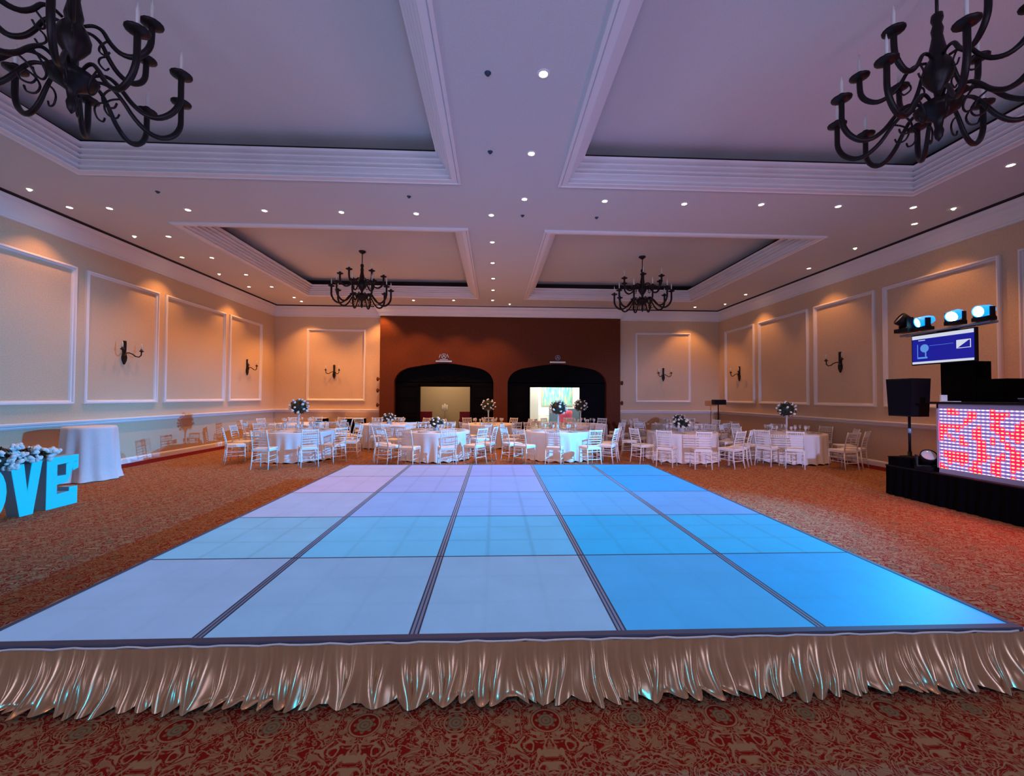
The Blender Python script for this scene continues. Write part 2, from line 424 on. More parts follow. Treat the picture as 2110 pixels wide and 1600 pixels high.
# portal cornice and end strips
pc = [(0, CZ-0.42), (0.05, CZ-0.41), (0.05, CZ-0.33), (0.10, CZ-0.27), (0.13, CZ-0.16), (0.19, CZ-0.12), (0.20, CZ-0.035), (0, CZ-0.035)]
trim(wall_run(pc, [(PX0, YB-0.02, -1, 0), (PX0, PY, -1, -1), (PX1, PY, 1, -1), (PX1, YB-0.02, 1, 0)], M_trim))
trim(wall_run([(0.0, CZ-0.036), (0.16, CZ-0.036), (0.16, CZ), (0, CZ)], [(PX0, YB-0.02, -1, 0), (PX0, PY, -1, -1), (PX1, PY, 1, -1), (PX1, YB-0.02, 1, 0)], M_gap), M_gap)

# ------------------------------------------------------------------ ceiling with four coffers
CX = [(-7.175, -0.757), (0.941, 7.473)]; CYS = [(-1.74, 4.838), (6.80, 13.38)]
Z3 = 6.0
cb = MB()
xs = [XL-0.2, CX[0][0], CX[0][1], CX[1][0], CX[1][1], XR+0.2]; ys = [YF-0.2, CYS[0][0], CYS[0][1], CYS[1][0], CYS[1][1], YB+0.1]
for i in range(5):
    for j in range(5):
        if i in (1, 3) and j in (1, 3): continue
        cb.box(xs[i], xs[i+1], ys[j], ys[j+1], CZ, CZ+0.06)
struct(cb.obj('ceiling', M_ceil))
for (x0, x1) in CX:
    for (y0, y1) in CYS:
        struct(MB().box(x0-0.1, x1+0.1, y0-0.1, y1+0.1, Z3, Z3+0.05).obj('ceiling', M_ceil))
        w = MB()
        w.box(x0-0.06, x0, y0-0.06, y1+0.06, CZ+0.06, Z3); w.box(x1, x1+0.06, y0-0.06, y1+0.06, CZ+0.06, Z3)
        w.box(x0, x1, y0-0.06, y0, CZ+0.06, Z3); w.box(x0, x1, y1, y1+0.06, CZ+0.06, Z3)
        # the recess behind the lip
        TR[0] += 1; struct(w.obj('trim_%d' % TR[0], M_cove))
        prof = [(0,0.0),(0,-0.035),(0.04,-0.05),(0.055,-0.02),(0.06,-0.035),(0.15,-0.035),(0.155,-0.02),(0.13,0.01),(0.19,0.015),(0.195,0.03),(0.165,0.085),(0.245,0.09),(0.25,0.105),(0.215,0.135),(0.285,0.14),(0.29,0.155),(0.25,0.205),(0.335,0.21),(0.34,0.225),(0.30,0.27),(0.385,0.275),(0.39,0.315),(0.0,0.315)]
        t = MB(); V = []; F = []; n = len(prof)
        for (x, y, sx_, sy_) in ((x0,y0,1,1), (x1,y0,-1,1), (x1,y1,-1,-1), (x0,y1,1,-1)):
            for o_, z in prof: V.append((x + sx_*o_, y + sy_*o_, CZ + z))
        for i in range(4):
            j = (i+1) % 4
            for k in range(n-1): F.append((i*n+k, i*n+k+1, j*n+k+1, j*n+k))
        t.add(V, F); trim(t)

# ------------------------------------------------------------------ foyer seen through the doorways
M_fwall = mat('foyer_beige_wall', (0.62, 0.50, 0.30), 0.8)
M_fwhite = mat('foyer_white_wall', (0.85, 0.86, 0.80), 0.7)
M_ffloor = mat('foyer_floor', (0.45, 0.38, 0.30), 0.3)
struct(MB().box(-6, 6.5, PYB, 19.4, -0.1, 0).obj('floor', M_ffloor))
struct(MB().box(-6, 6.5, PYB, 19.4, 3.2, 3.3).obj('ceiling', M_fwhite))
struct(MB().box(-6, 0.3, 18.6, 18.8, 0, 3.2).obj('wall_foyer', M_fwall))
struct(MB().box(0.3, 6.5, 19.0, 19.2, 0, 3.2).obj('wall_foyer', M_fwhite))
struct(MB().box(0.2, 0.36, PYB, 19.0, 0, 3.2).obj('wall_foyer', M_fwhite))
struct(MB().box(-6.1, -6, PYB, 19.0, 0, 3.2).obj('wall_foyer', M_fwall))
struct(MB().box(6.4, 6.5, PYB, 19.0, 0, 3.2).obj('wall_foyer', M_fwhite))
lamp('foyer_light', 'AREA', (-2.5, 17.2, 3.15), 42.0, (1.0, 0.70, 0.42), size=2.0, shape='SQUARE')
lamp('foyer_light', 'AREA', (2.9, 17.4, 3.15), 200.0, (1.0, 1.0, 0.88), size=2.4, shape='SQUARE')

# ------------------------------------------------------------------ dance floor
df = thing('dance_floor', 'raised dance floor of glowing blue square panels with a pleated champagne skirt', 'dance floor')
W = 1.22; HW = 2.5*W
MB().box(-HW+0.03, HW-0.03, 0.03, 5*W-0.03, 0.05, DECK-0.03).obj('deck', M_darkrail, df)
def s2l(c):
    return tuple((v/255/12.92 if v <= 10 else ((v/255+0.055)/1.055)**2.4) for v in c)
TILE = [  # panel glow colours, with the moving heads' azure light put into them
 [(134,148,205),(126,150,208),(128,152,210),(60,144,226),(30,144,238)],
 [(118,160,216),(98,162,228),(92,162,232),(8,155,240),(0,158,242)],
 [(158,158,220),(134,154,234),(128,156,240),(88,156,240),(92,150,242)],
 [(184,156,217),(156,152,232),(146,156,242),(62,152,245),(0,146,248)],
 [(180,158,215),(168,153,224),(152,150,238),(60,152,243),(0,150,248)]]
def panel_material(i, j):
    c_ = TILE[j][i]; lin = s2l((max(0, c_[0] - 16), c_[1] + 4, c_[2]))
    m = mat('panel_%d_%d' % (i, j), tuple(0.20*v + 0.03 for v in lin), 0.45, spec=0.3)
    g = NG(m); b = m.node_tree.nodes['Principled BSDF']
    tc = g.n('ShaderNodeTexCoord'); sx = g.n('ShaderNodeSeparateXYZ'); g.put(sx.inputs[0], tc.outputs['Object'])
    third = W/3
    gx = g.m('ABSOLUTE', g.m('SUBTRACT', g.m('ABSOLUTE', sx.outputs[0]), third/2)); gy = g.m('ABSOLUTE', g.m('SUBTRACT', g.m('ABSOLUTE', sx.outputs[1]), third/2))
    amt = random.choice([0.07, 0.12, 0.16, 0.20]) if j else 0.05
    line = g.m('MULTIPLY', amt, g.m('SUBTRACT', 1.0, g.step(g.m('MINIMUM', gx, gy), 0.004, 0.03)))
    nz = g.noise(tc.outputs['Object'], 2.2 + random.random(), 3); nz2 = g.noise(tc.outputs['Object'], 40.0, 2)
    k = g.m('MULTIPLY', g.m('SUBTRACT', 1.0, line), g.m('ADD', 0.80, g.m('ADD', g.m('MULTIPLY', nz, 0.30), g.m('MULTIPLY', nz2, 0.10))))
    b.inputs['Emission Color'].default_value = (*lin, 1)
    g.put(b.inputs['Emission Strength'], g.m('MULTIPLY', k, FLOOR_E * 0.8))
    return m
for j in range(5):
    for i in range(5):
        MB().box(-W/2+0.030, W/2-0.030, -W/2+0.008, W/2-0.008, -0.03, 0.0).obj('panel', panel_material(i, j), df, ((i-2)*W, (j+0.5)*W, DECK))
for k in range(1, 5):
    x = -HW + k*W
    r = MB()
    r.box(x-0.030, x-0.020, 0.03, 5*W-0.03, DECK-0.03, DECK+0.002); r.box(x+0.020, x+0.030, 0.03, 5*W-0.03, DECK-0.03, DECK+0.002); r.box(x-0.004, x+0.004, 0.03, 5*W-0.03, DECK-0.03, DECK+0.002)
    rr = r.obj('divider_rail', M_darkrail, df)
    MB().box(x-0.020, x-0.004, 0.03, 5*W-0.03, DECK-0.03, DECK+0.001).box(x+0.004, x+0.020, 0.03, 5*W-0.03, DECK-0.03, DECK+0.001).obj('divider_strip', M_rail, rr)
    y = k*W
    MB().box(-HW+0.03, HW-0.03, y-0.008, y+0.008, DECK-0.03, DECK+0.001).obj('cross_rail', M_darkrail, df)
e = MB()
for (x0, x1, y0, y1) in ((-HW, HW, -0.01, 0.035), (-HW, HW, 5*W-0.035, 5*W), (-HW, -HW+0.035, 0.035, 5*W-0.035), (HW-0.035, HW, 0.035, 5*W-0.035)):
    e.box(x0, x1, y0, y1, DECK-0.022, DECK+0.004)
e.obj('edge_trim', M_edge, df)
def skirt(p0, p1, nx, ny, seed, res=0.011):
    rnd = random.Random(seed)
    L = math.hypot(p1[0]-p0[0], p1[1]-p0[1]); n = int(L/res); ux, uy = (p1[0]-p0[0])/L, (p1[1]-p0[1])/L
    # irregular pleats: each has width, depth, slant, hem drop
    cuts_ = [0.0]
    while cuts_[-1] < L: cuts_.append(cuts_[-1] + rnd.uniform(0.045, 0.11))
    pl = [dict(a=cuts_[i], b=cuts_[i+1], d=rnd.uniform(0.65, 1.1), s=rnd.uniform(-0.07, 0.07) + 0.05*(cuts_[i]/L-0.5), f=rnd.uniform(0.1, 1.0)**1.6) for i in range(len(cuts_)-1)]
    rows = 13; V = []; F = []
    ZT_ = DECK - 0.016
    for r in range(rows):
        t = r/(rows-1)
        i = 0
        for k in range(n+1):
            q = k/n*L
            while i < len(pl)-1 and q > pl[i]['b']: i += 1
            p = pl[i]; w = (q-p['a'])/(p['b']-p['a'])
            wave = math.sin(PI*w)**0.7 if w > 0 and w < 1 else 0
            amp = 0.011 + 0.034*t*p['d'] + 0.05*t*t*p['f']
            off = 0.012 + amp*wave + 0.045*t*t + 0.004*math.sin(q*9+3*t)
            hem = 0.012*math.sin(q*5.0)+0.022*(1-wave) if r == rows-1 else 0
            z = ZT_*(1-t) + 0.012*t + hem*t
            sl = q + p['s']*t*t*wave + 0.01*math.sin(7*t + q*11)*t
            V.append((p0[0]+ux*sl+nx*off, p0[1]+uy*sl+ny*off, max(z, 0.006)))
    for r in range(rows-1):
        for k in range(n): F.append((r*(n+1)+k, r*(n+1)+k+1, (r+1)*(n+1)+k+1, (r+1)*(n+1)+k))
    o = MB().add(V, F, True).obj('skirt', M_satin, df)
    # white tape the skirt hangs from
    tp = MB(); pts = []
    for k in range(0, n+1, 5):
        q = k/n*L; pts.append((p0[0]+ux*q+nx*(0.02+0.003*math.sin(q*40)), p0[1]+uy*q+ny*(0.02+0.003*math.sin(q*40)), ZT_+0.004+0.003*math.sin(q*23)))
    tp.tube(pts, 0.006, 5).obj('piping', M_whiteb, o)
skirt((-HW, 0), (HW, 0), 0, -1, 3)
skirt((HW, 0), (HW, 5*W), 1, 0, 4, 0.03)
skirt((HW, 5*W), (-HW, 5*W), 0, 1, 5, 0.03)
skirt((-HW, 5*W), (-HW, 0), -1, 0, 6, 0.03)

# ------------------------------------------------------------------ ceiling lamps
DL = [(0.33,1.77),(0.33,3.18),(0.33,4.50),(-0.23,5.15),(-0.22,6.49),(-0.22,7.89),(-0.21,9.26),(-0.22,10.55),(-0.24,11.93),
 (-7.69,5.23),(-7.01,5.23),(-5.65,5.22),(-4.29,5.18),(-2.93,5.17),(-1.59,5.16),(1.69,4.50),(3.07,4.53),(4.39,4.48),(5.75,4.48),(7.07,4.45),(7.77,5.10),
 (-6.98,6.54),(-7.68,7.89),(-6.98,7.88),(-6.99,9.29),(-7.66,10.60),(-6.96,10.56),(-6.93,11.93),(-6.95,12.51),(-2.97,12.10),(-1.58,12.01),
 (-4.29,12.64),(-4.25,11.83),(-5.65,11.92),(7.12,3.12),(7.84,7.86),(7.87,10.60),(7.16,12.54)]
DL = [(-0.15+(x+0.15)*1.125, -2.44+(y+2.44)*1.125) for x, y in DL]
NSEEN = len(DL)
DL += [(-8.55, 2.2), (-8.55, -1.0), (8.7, 0.0), (-5.2, -3.3), (-1.9, -3.3), (1.9, -3.3), (5.2, -3.3), (-5, -6.5), (0.4, -6.5), (5, -6.5)]
ring_me = None
def lamp_strength(x, y):
    s_ = 1.0
    if abs(x) < 4.5 and y < 7.5: s_ = 0.60          # weaker lamps over the dance floor
    if x > 5.5: s_ *= 0.40 if y < 13.5 else 0.7
    if x < -6: s_ *= 0.42 if y < 9 else 0.50 if y < 13 else 0.8
    if y < 0: s_ *= 0.5
    if y > 10: s_ *= 1.2
    return s_
WHERE = {}
for k, (x, y) in enumerate(DL):
    if k < NSEEN:
        row = ('front' if y < 4 else 'middle' if y < 6.6 else 'rear' if y > 13 else 'back half')
        side = 'left edge' if x < -7 else 'left half' if x < -0.6 else 'central beam' if x < 1 else 'right half' if x < 7.2 else 'right edge'
        lab = 'small warm recessed ceiling lamp %d' % k
    d = thing('downlight', 'warm recessed ceiling lamp', 'ceiling lamp', (x, y, CZ), 0, 'recessed lamps dotted over the ceiling')
    d['_k'] = k
    if ring_me is None:
        ring_me = MB().lathe([(0.045,-0.002),(0.05,-0.012),(0.068,-0.012),(0.075,-0.001)], n=20, cap=False).mesh('trim_ring', M_trim)
        disc_me = MB().lathe([(0.045,-0.003),(0.03,-0.009),(0.0,-0.010)], n=16, cap=False).mesh('bulb', M_lampe)
    link('trim_ring', ring_me, d); link('bulb', disc_me, d)
    lamp('downlight_beam', 'SPOT', (0, 0, -0.03), DOWN_W * lamp_strength(x, y), WARM, parent=d, spot_size=math.radians(96), spot_blend=0.55, shadow_soft_size=0.04)
# labels that place each lamp
def lamp_labels():
    ds = [o for o in col.objects if o.name.split('.')[0] == 'downlight' and o.get('_k') is not None]
    seen = [o for o in ds if o['_k'] < NSEEN]
    beam = sorted([o for o in seen if -0.6 < o.location.x < 0.6], key=lambda o: o.location.y)
    ordn = ['first', 'second', 'third', 'fourth', 'fifth', 'sixth', 'seventh', 'eighth', 'ninth', 'tenth', 'eleventh']
    for i, o in enumerate(beam): o['label'] = 'warm recessed ceiling lamp, %s from the camera along the central beam' % ordn[i]
    rest = [o for o in seen if o not in beam]
    L_ = sorted([o for o in rest if o.location.x < 0 and o.location.y < 6.4], key=lambda o: o.location.x)
    for i, o in enumerate(L_): o['label'] = 'warm recessed lamp between the left coffers, %s from the left wall' % ordn[i]
    R_ = sorted([o for o in rest if o.location.x > 0 and o.location.y < 5.5 and o.location.y > 4.5], key=lambda o: o.location.x)
    for i, o in enumerate(R_): o['label'] = 'warm recessed lamp between the right coffers, %s from the central beam' % ordn[i]
    LL = sorted([o for o in rest if o not in L_ and o.location.x < -7.2], key=lambda o: (o.location.y, o.location.x))
    for i, o in enumerate(LL): o['label'] = 'warm recessed lamp beside the left wall cornice, %s from the front' % ordn[i]
    BK = sorted([o for o in rest if o not in L_ and o not in LL and o.location.x < 0], key=lambda o: o.location.x)
    for i, o in enumerate(BK): o['label'] = 'warm recessed lamp behind the rear left coffer, %s from the left' % ordn[i]
    RR = sorted([o for o in rest if o not in R_ and o.location.x > 0], key=lambda o: o.location.y)
    for i, o in enumerate(RR): o['label'] = 'warm recessed lamp beside the right wall cornice, %s from the front' % ordn[i]
    for o in ds:
        if o['_k'] >= NSEEN: o['label'] = 'warm recessed ceiling lamp behind the camera'; o['group'] = 'recessed lamps behind the camera'
        del o['_k']
lamp_labels()

SM = [((-7.69,4.59),'left strip beside the nearest left panel',1), ((-7.70,6.58),'left strip, second from the front',1), ((-7.70,9.28),'left strip, farthest from the front',1),
      ((7.81,4.46),'right strip, nearest the front',1), ((7.78,6.42),'right strip, second from the front',1), ((0.37,12.49),'rear beam above the brown wall',1), ((7.98,12.0),'right rear corner',1),
      ((-0.24,1.79),'central beam, nearest the camera',0), ((-0.23,3.17),'central beam, second from the camera',0), ((-1.59,4.51),'cross beam left of the central beam',0),
      ((0.34,5.14),'middle of the crossing beams',0), ((1.71,5.15),'cross beam right of the central beam',0), ((-5.66,4.56),'cross beam below the left front coffer',0)]
for (x, y), wh, lit in SM:
    x, y = -0.15+(x+0.15)*1.125, -2.44+(y+2.44)*1.125
    o = MB().lathe([(0.0,-0.03),(0.02,-0.03),(0.022,-0.015),(0.035,-0.01),(0.04,0.0)], n=12, cap=False).obj('ceiling_sprinkler', M_sprk if lit else M_darkrail, None, (x, y, CZ))
    tag(o, ('tiny bright' if lit else 'tiny dark') + ' round ceiling fitting on the ' + wh, 'ceiling fitting', 'tiny round fittings in the ceiling')

# ------------------------------------------------------------------ chandeliers
def chandelier(loc, label):
    t = thing('chandelier', label, 'chandelier', loc, 0, 'black iron chandeliers hanging in the coffers')
    # local z = 0 at the coffer ceiling
    MB().lathe([(0.0,0.0),(0.10,0.0),(0.10,-0.03),(0.06,-0.06),(0.02,-0.09)], n=16).obj('canopy', M_iron, t)
    MB().tube([(0,0,-0.08),(0,0,-0.40)], 0.014, 8).obj('rod', M_iron, t)
    MB().lathe([(0.012,-0.38),(0.045,-0.40),(0.05,-0.45),(0.035,-0.50),(0.05,-0.56),(0.042,-0.62),(0.055,-0.70),(0.07,-0.78),(0.06,-0.84),(0.10,-0.90),(0.125,-0.98),(0.12,-1.05),(0.075,-1.13),(0.035,-1.19),(0.03,-1.24),(0.07,-1.27),(0.15,-1.31),(0.19,-1.35),(0.17,-1.40),(0.09,-1.45),(0.04,-1.49),(0.03,-1.56),(0.04,-1.60),(0.03,-1.66),(0.005,-1.70)], n=18).obj('column', M_iron, t)
    def arm(kind):
        mb = MB()
        if kind == 'low':
            P_ = [(0.12,-1.33),(0.20,-1.29),(0.28,-1.30),(0.36,-1.38),(0.45,-1.50),(0.56,-1.58),(0.67,-1.58),(0.77,-1.50),(0.825,-1.38),(0.83,-1.24),(0.83,-1.12)]
            sc = [(0.34,-1.36),(0.26,-1.42),(0.22,-1.50),(0.25,-1.57),(0.31,-1.57),(0.33,-1.52)]
            cup = (0.83, -1.12)
        else:
            P_ = [(0.08,-0.86),(0.15,-0.84),(0.22,-0.87),(0.28,-0.97),(0.36,-1.05),(0.46,-1.07),(0.55,-1.01),(0.60,-0.92),(0.61,-0.80),(0.61,-0.72)]
            sc = [(0.27,-0.95),(0.21,-1.01),(0.20,-1.07),(0.25,-1.10),(0.28,-1.06)]
            cup = (0.61, -0.72)
        # smooth the path
        def smooth(P):
            out = []
            for i in range(len(P)-1):
                p0 = P[max(i-1,0)]; p1 = P[i]; p2 = P[i+1]; p3 = P[min(i+2,len(P)-1)]
                for s_ in range(3):
                    u = s_/3
                    out.append(tuple(0.5*((2*p1[q])+(-p0[q]+p2[q])*u+(2*p0[q]-5*p1[q]+4*p2[q]-p3[q])*u*u+(-p0[q]+3*p1[q]-3*p2[q]+p3[q])*u**3) for q in (0,1)))
            out.append(P[-1]); return out
        pts = [(r, 0, z) for r, z in smooth(P_)]
        n = len(pts); mb.tube(pts, [0.013 + 0.014*min(1, i/n*1.6) for i in range(n)], 8)
        mb.tube([(r, 0, z) for r, z in smooth(sc)], 0.009, 6)
        c = (cup[0], 0, cup[1])
        cm = MB().lathe([(0.02,-0.03),(0.05,-0.02),(0.092,0.0),(0.095,0.014),(0.03,0.024),(0.032,0.055),(0.026,0.06)], c, 14)
        cn = MB().lathe([(0.015,0.05),(0.016,0.19),(0.013,0.20),(0.009,0.22),(0.003,0.26)], c, 10)
        return mb.mesh('arm', M_iron), cm.mesh('drip_cup', M_iron), cn.mesh('candle', M_candle)
    if not KIDS.get('arm'): KIDS['arm'] = (arm('low'), arm('up'))
    for (ms, n, off) in ((KIDS['arm'][0], 10, -PI/2), (KIDS['arm'][1], 6, -PI/2 - 0.30)):
        for k in range(n):
            a = link('arm', ms[0], t, (0,0,0), off + 2*PI*k/n)
            link('drip_cup', ms[1], a); link('candle', ms[2], a)
    return t
CHX = (-4.10, 4.33)
chandelier((CHX[0]+0.02, 1.55, Z3), 'large black chandelier cropped at the top left of the photo')
chandelier((CHX[1]-0.02, 1.55, Z3), 'large black chandelier cropped at the top right of the photo')
chandelier((CHX[0], 10.09, Z3), 'small distant black chandelier in the rear left coffer')
chandelier((CHX[1], 10.09, Z3), 'small distant black chandelier in the rear right coffer')

# ------------------------------------------------------------------ wall sconces
def sconce(loc, rz, label):
    """local: wall plane x-z at y = 0, room towards -y"""
    t = thing('wall_sconce', label, 'wall lamp', loc, rz, 'two candle iron sconces on the walls')
    MB().prism([(-0.035,0.25),(-0.03,0.30),(0.03,0.30),(0.035,0.25),(0.03,0.0),(0.06,-0.10),(0.05,-0.18),(0.0,-0.28),(-0.05,-0.18),(-0.06,-0.10),(-0.03,0.0)],
               lambda u, v, w_: (u, w_, v), -0.045, 0.0).obj('backplate', M_iron, t)
    for s_ in (-1, 1):
        P_ = [(0, -0.04, 0.0), (s_*0.05, -0.10, 0.01), (s_*0.10, -0.14, -0.02), (s_*0.15, -0.17, -0.07), (s_*0.21, -0.20, -0.08), (s_*0.26, -0.21, -0.03), (s_*0.27, -0.21, 0.07)]
        a = MB().tube(P_, 0.014, 7).obj('arm', M_iron, t)
        c = P_[-1]
        MB().lathe([(0.015,-0.02),(0.05,0.0),(0.05,0.012),(0.022,0.02),(0.022,0.05)], c, 12).obj('drip_cup', M_iron, a)
        MB().lathe([(0.014,0.04),(0.014,0.14),(0.005,0.19)], c, 8).obj('candle', M_candle, a)
    return t
sconce((XL, 8.19, 2.72), PI/2, 'dark iron sconce on the left wall, nearest the camera')
sconce((XL, 13.3, 2.72), PI/2, 'dark iron sconce on the left wall, beside the rear corner')
sconce((-6.80, YB, 2.68), 0, 'dark iron sconce on the rear wall, left of the brown portal')
sconce((7.06, YB, 2.66), 0, 'dark iron sconce on the rear wall, right of the brown portal')
sconce((XR, 13.70, 2.64), -PI/2, 'dark iron sconce on the right wall, beside the rear corner')
sconce((XR, 8.86, 2.70), -PI/2, 'dark iron sconce on the right wall, nearest the camera')

# brackets on the sides of the portal, arch plaques
for (x, s_, zs_) in ((PX0, -1, (2.40, 1.93, 1.33)), (PX1, 1, (2.30, 1.45))):
    for i, z in enumerate(zs_):
        mb = MB().box(-0.09 if s_ < 0 else 0, 0 if s_ < 0 else 0.09, -0.05, 0.05, -0.03, 0.03)
        mb.lathe([(0.0,-0.09),(0.04,-0.07),(0.055,0.0),(0.04,0.07),(0,0.09)], (s_*0.10, 0, 0), 10)
        tag(mb.obj('wall_bracket', M_portal, None, (x, PY+0.08, z)), 'small brown knob bracket on the %s edge of the portal, %s' % ('left' if s_ < 0 else 'right', ('topmost', 'second from the top', 'lowest')[i if s_ < 0 else i*2]), 'bracket', 'knob brackets on the portal edges')
for (x, bright, lab) in ((-2.26, 1, 'pale crest with name bar above the left arch'), (2.48, 0, 'dim round crest with name bar above the right arch')):
    t = thing('arch_sign', lab, 'sign', (x, PY, 3.15), 0)
    bm_ = M_brass
    MB().box(-0.33, 0.33, -0.025, 0.0, -0.03, 0.03).obj('name_bar', bm_, t)
    em = MB(); cz = 0.19 + (0.02 if bright else 0)
    for k in range(24):
        a0, a1 = 2*PI*k/24, 2*PI*(k+1)/24
        em.bar((0.10*math.cos(a0), -0.015, cz+0.10*math.sin(a0)), (0.10*math.cos(a1), -0.015, cz+0.10*math.sin(a1)), 0.018)
    em.bar((-0.05,-0.015,cz-0.05), (0,-0.015,cz+0.06), 0.03); em.bar((0.05,-0.015,cz-0.05), (0,-0.015,cz+0.06), 0.03)
    if bright:
        em.box(-0.17, 0.17, -0.02, 0.0, 0.055, 0.085)
        em.bar((-0.19,-0.015,cz-0.06), (-0.14,-0.015,cz+0.08), 0.025); em.bar((0.19,-0.015,cz-0.06), (0.14,-0.015,cz+0.08), 0.025)
    em.obj('crest', bm_ if bright else M_chrome, t)

# ------------------------------------------------------------------ chairs
def make_chair():
    t = thing('chiavari_chair', '', 'chair')
    # local: faces +y (towards the table), back at -y
    w, d, sh, H_ = 0.19, 0.19, 0.45, 0.905
    MB().box(-0.20, 0.20, -0.20, 0.21, sh-0.035, sh-0.01).obj('seat', M_chair, t)
    cu = MB(); V = []
    prof = [(-0.012, 0.19), (0.005, 0.20), (0.025, 0.195), (0.034, 0.17)]
    for z, r in prof: V += [(-r, -r, z), (r, -r, z), (r, r+0.008, z), (-r, r+0.008, z)]
    F = [(0,1,2,3), (12,15,14,13)]
    for i in range(3):
        for k in range(4): F.append((i*4+k, i*4+(k+1)%4, (i+1)*4+(k+1)%4, (i+1)*4+k))
    cu.add([(x, y, z+sh) for x, y, z in V], F).obj('cushion', M_cush, t)
    for s_ in (-1, 1):
        MB().tube([(s_*0.185, 0.185, sh-0.03), (s_*0.187, 0.19, 0.25), (s_*0.19, 0.195, 0.0)], [0.014, 0.014, 0.011], 6).obj('leg', M_chair, t)
        MB().tube([(s_*0.18, -0.185, sh-0.01), (s_*0.185, -0.20, 0.22), (s_*0.192, -0.235, 0.0)], [0.014, 0.014, 0.012], 6).obj('leg', M_chair, t)
    b = MB()
    def yb(z): return -0.185 - 0.10*((z-sh)/(H_-sh))**1.3
    for s_ in (-1, 1):
        b.tube([(s_*0.18, -0.185, sh-0.02), (s_*0.178, yb(0.6), 0.6), (s_*0.175, yb(0.75), 0.75), (s_*0.172, yb(H_), H_)], [0.014, 0.013, 0.012, 0.012], 6)
    for z, th in ((H_-0.025, 0.03), (H_-0.15, 0.018), (0.70, 0.016), (0.64, 0.016), (0.58, 0.016), (0.52, 0.016)):
        b.bar((-0.175, yb(z), z), (0.175, yb(z), z), 0.014, th)
    for k in range(7):
        x = -0.13 + k*0.26/6
        b.bar((x, yb(H_-0.15), H_-0.15), (x, yb(H_-0.03), H_-0.03), 0.011)
    b.obj('backrest', M_chair, t)
    s = MB()
    for z in (0.30, 0.20):
        s.bar((-0.187, -0.195, z), (-0.187, 0.19, z), 0.012); s.bar((0.187, -0.195, z), (0.187, 0.19, z), 0.012)
    s.bar((-0.187, 0.19, 0.30), (0.187, 0.19, 0.30), 0.012); s.bar((-0.187, -0.208, 0.18), (0.187, -0.208, 0.18), 0.016); s.bar((-0.187, 0.19, 0.20), (0.187, 0.19, 0.20), 0.012)
    s.bar((-0.182, -0.19, 0.37), (0.182, -0.19, 0.37), 0.012); s.bar((-0.182, 0.187, 0.37), (0.182, 0.187, 0.37), 0.012)
    s.obj('stretcher', M_chair, t)
    return t

TABLES = [
 ('front row\'s leftmost table', (-5.45, 9.15), [(212,1.42),(268,1.55),(303,1.50),(330,1.42),(4,1.38),(42,1.38),(80,1.38),(118,1.38),(152,1.40),(184,1.38)], 'tall'),
 ('front row\'s second table', (-1.75, 9.20), [(205,1.42),(226,1.46),(252,1.46),(288,1.46),(320,1.44),(343,1.44),(30,1.38),(75,1.38),(115,1.38),(160,1.38)], 'low'),
 ('front row\'s middle table', (1.63, 9.25), [(203,1.42),(226,1.46),(258,1.46),(294,1.46),(322,1.44),(345,1.42),(30,1.38),(75,1.38),(115,1.38),(160,1.38)], 'tall'),
 ('front row\'s fourth table', (5.02, 8.95), [(204,1.44),(232,1.46),(262,1.48),(298,1.48),(325,1.44),(348,1.40),(35,1.38),(75,1.38),(115,1.38),(160,1.38)], 'low'),
 ('front row\'s rightmost table', (7.86, 8.75), [(190,1.38),(213,1.40),(240,1.42),(283,1.50),(308,1.45),(338,1.30),(15,1.25),(62,1.38),(108,1.38),(150,1.38)], 'tall'),
 ('back row\'s leftmost table', (-6.70, 11.95), None, None),
 ('back row\'s second table', (-3.72, 11.95), None, 'low'),
 ('back row\'s middle table', (-0.36, 12.05), None, 'tall'),
 ('back row\'s fourth table', (2.84, 12.05), None, 'tall'),
 ('back row\'s rightmost table', (6.28, 11.95), None, 'low')]
ORD = ['first', 'second', 'third', 'fourth', 'fifth', 'sixth']
LAY = []
for ti, (tn, (tx, ty), chairs, flo) in enumerate(TABLES):
    if chairs is None:
        rnd = random.Random(ti*7+1); chairs = [(k*36 + 18 + rnd.uniform(-6, 6), rnd.uniform(1.34, 1.46)) for k in range(10)]
    LAY.append([[a, rr_] for a, rr_ in chairs])
def cpos(t, c): return (TABLES[t][1][0] + c[1]*math.cos(math.radians(c[0])), TABLES[t][1][1] + c[1]*math.sin(math.radians(c[0])))
for it in range(300):
    al = [(t, c) for t in range(10) for c in LAY[t]]; moved = False
    for i in range(len(al)):
        for j in range(i+1, len(al)):
            (t1, c1), (t2, c2) = al[i], al[j]; p, q = cpos(t1, c1), cpos(t2, c2)
            need = 0.66 if t1 != t2 else 0.56
            if abs(p[0]-q[0]) > need or abs(p[1]-q[1]) > need or math.hypot(p[0]-q[0], p[1]-q[1]) > need: continue
            for (t, c, o_) in ((t1, c1, q), (t2, c2, p)):
                best = None
                for da in (-1.5, 1.5):
                    x_, y_ = cpos(t, [c[0]+da, c[1]]); dd = math.hypot(x_-o_[0], y_-o_[1])
                    if best is None or dd > best[0]: best = (dd, da)
                w_ = 0.25 if (t < 5 and math.sin(math.radians(c[0])) < -0.15) else 1.0
                c[0] += best[1]*w_
                if t1 != t2 and t >= 5: c[1] = max(1.22, c[1]-0.005)
            moved = True
    if not moved: break
chair0 = make_chair(); ctree = snapshot(chair0); used = False
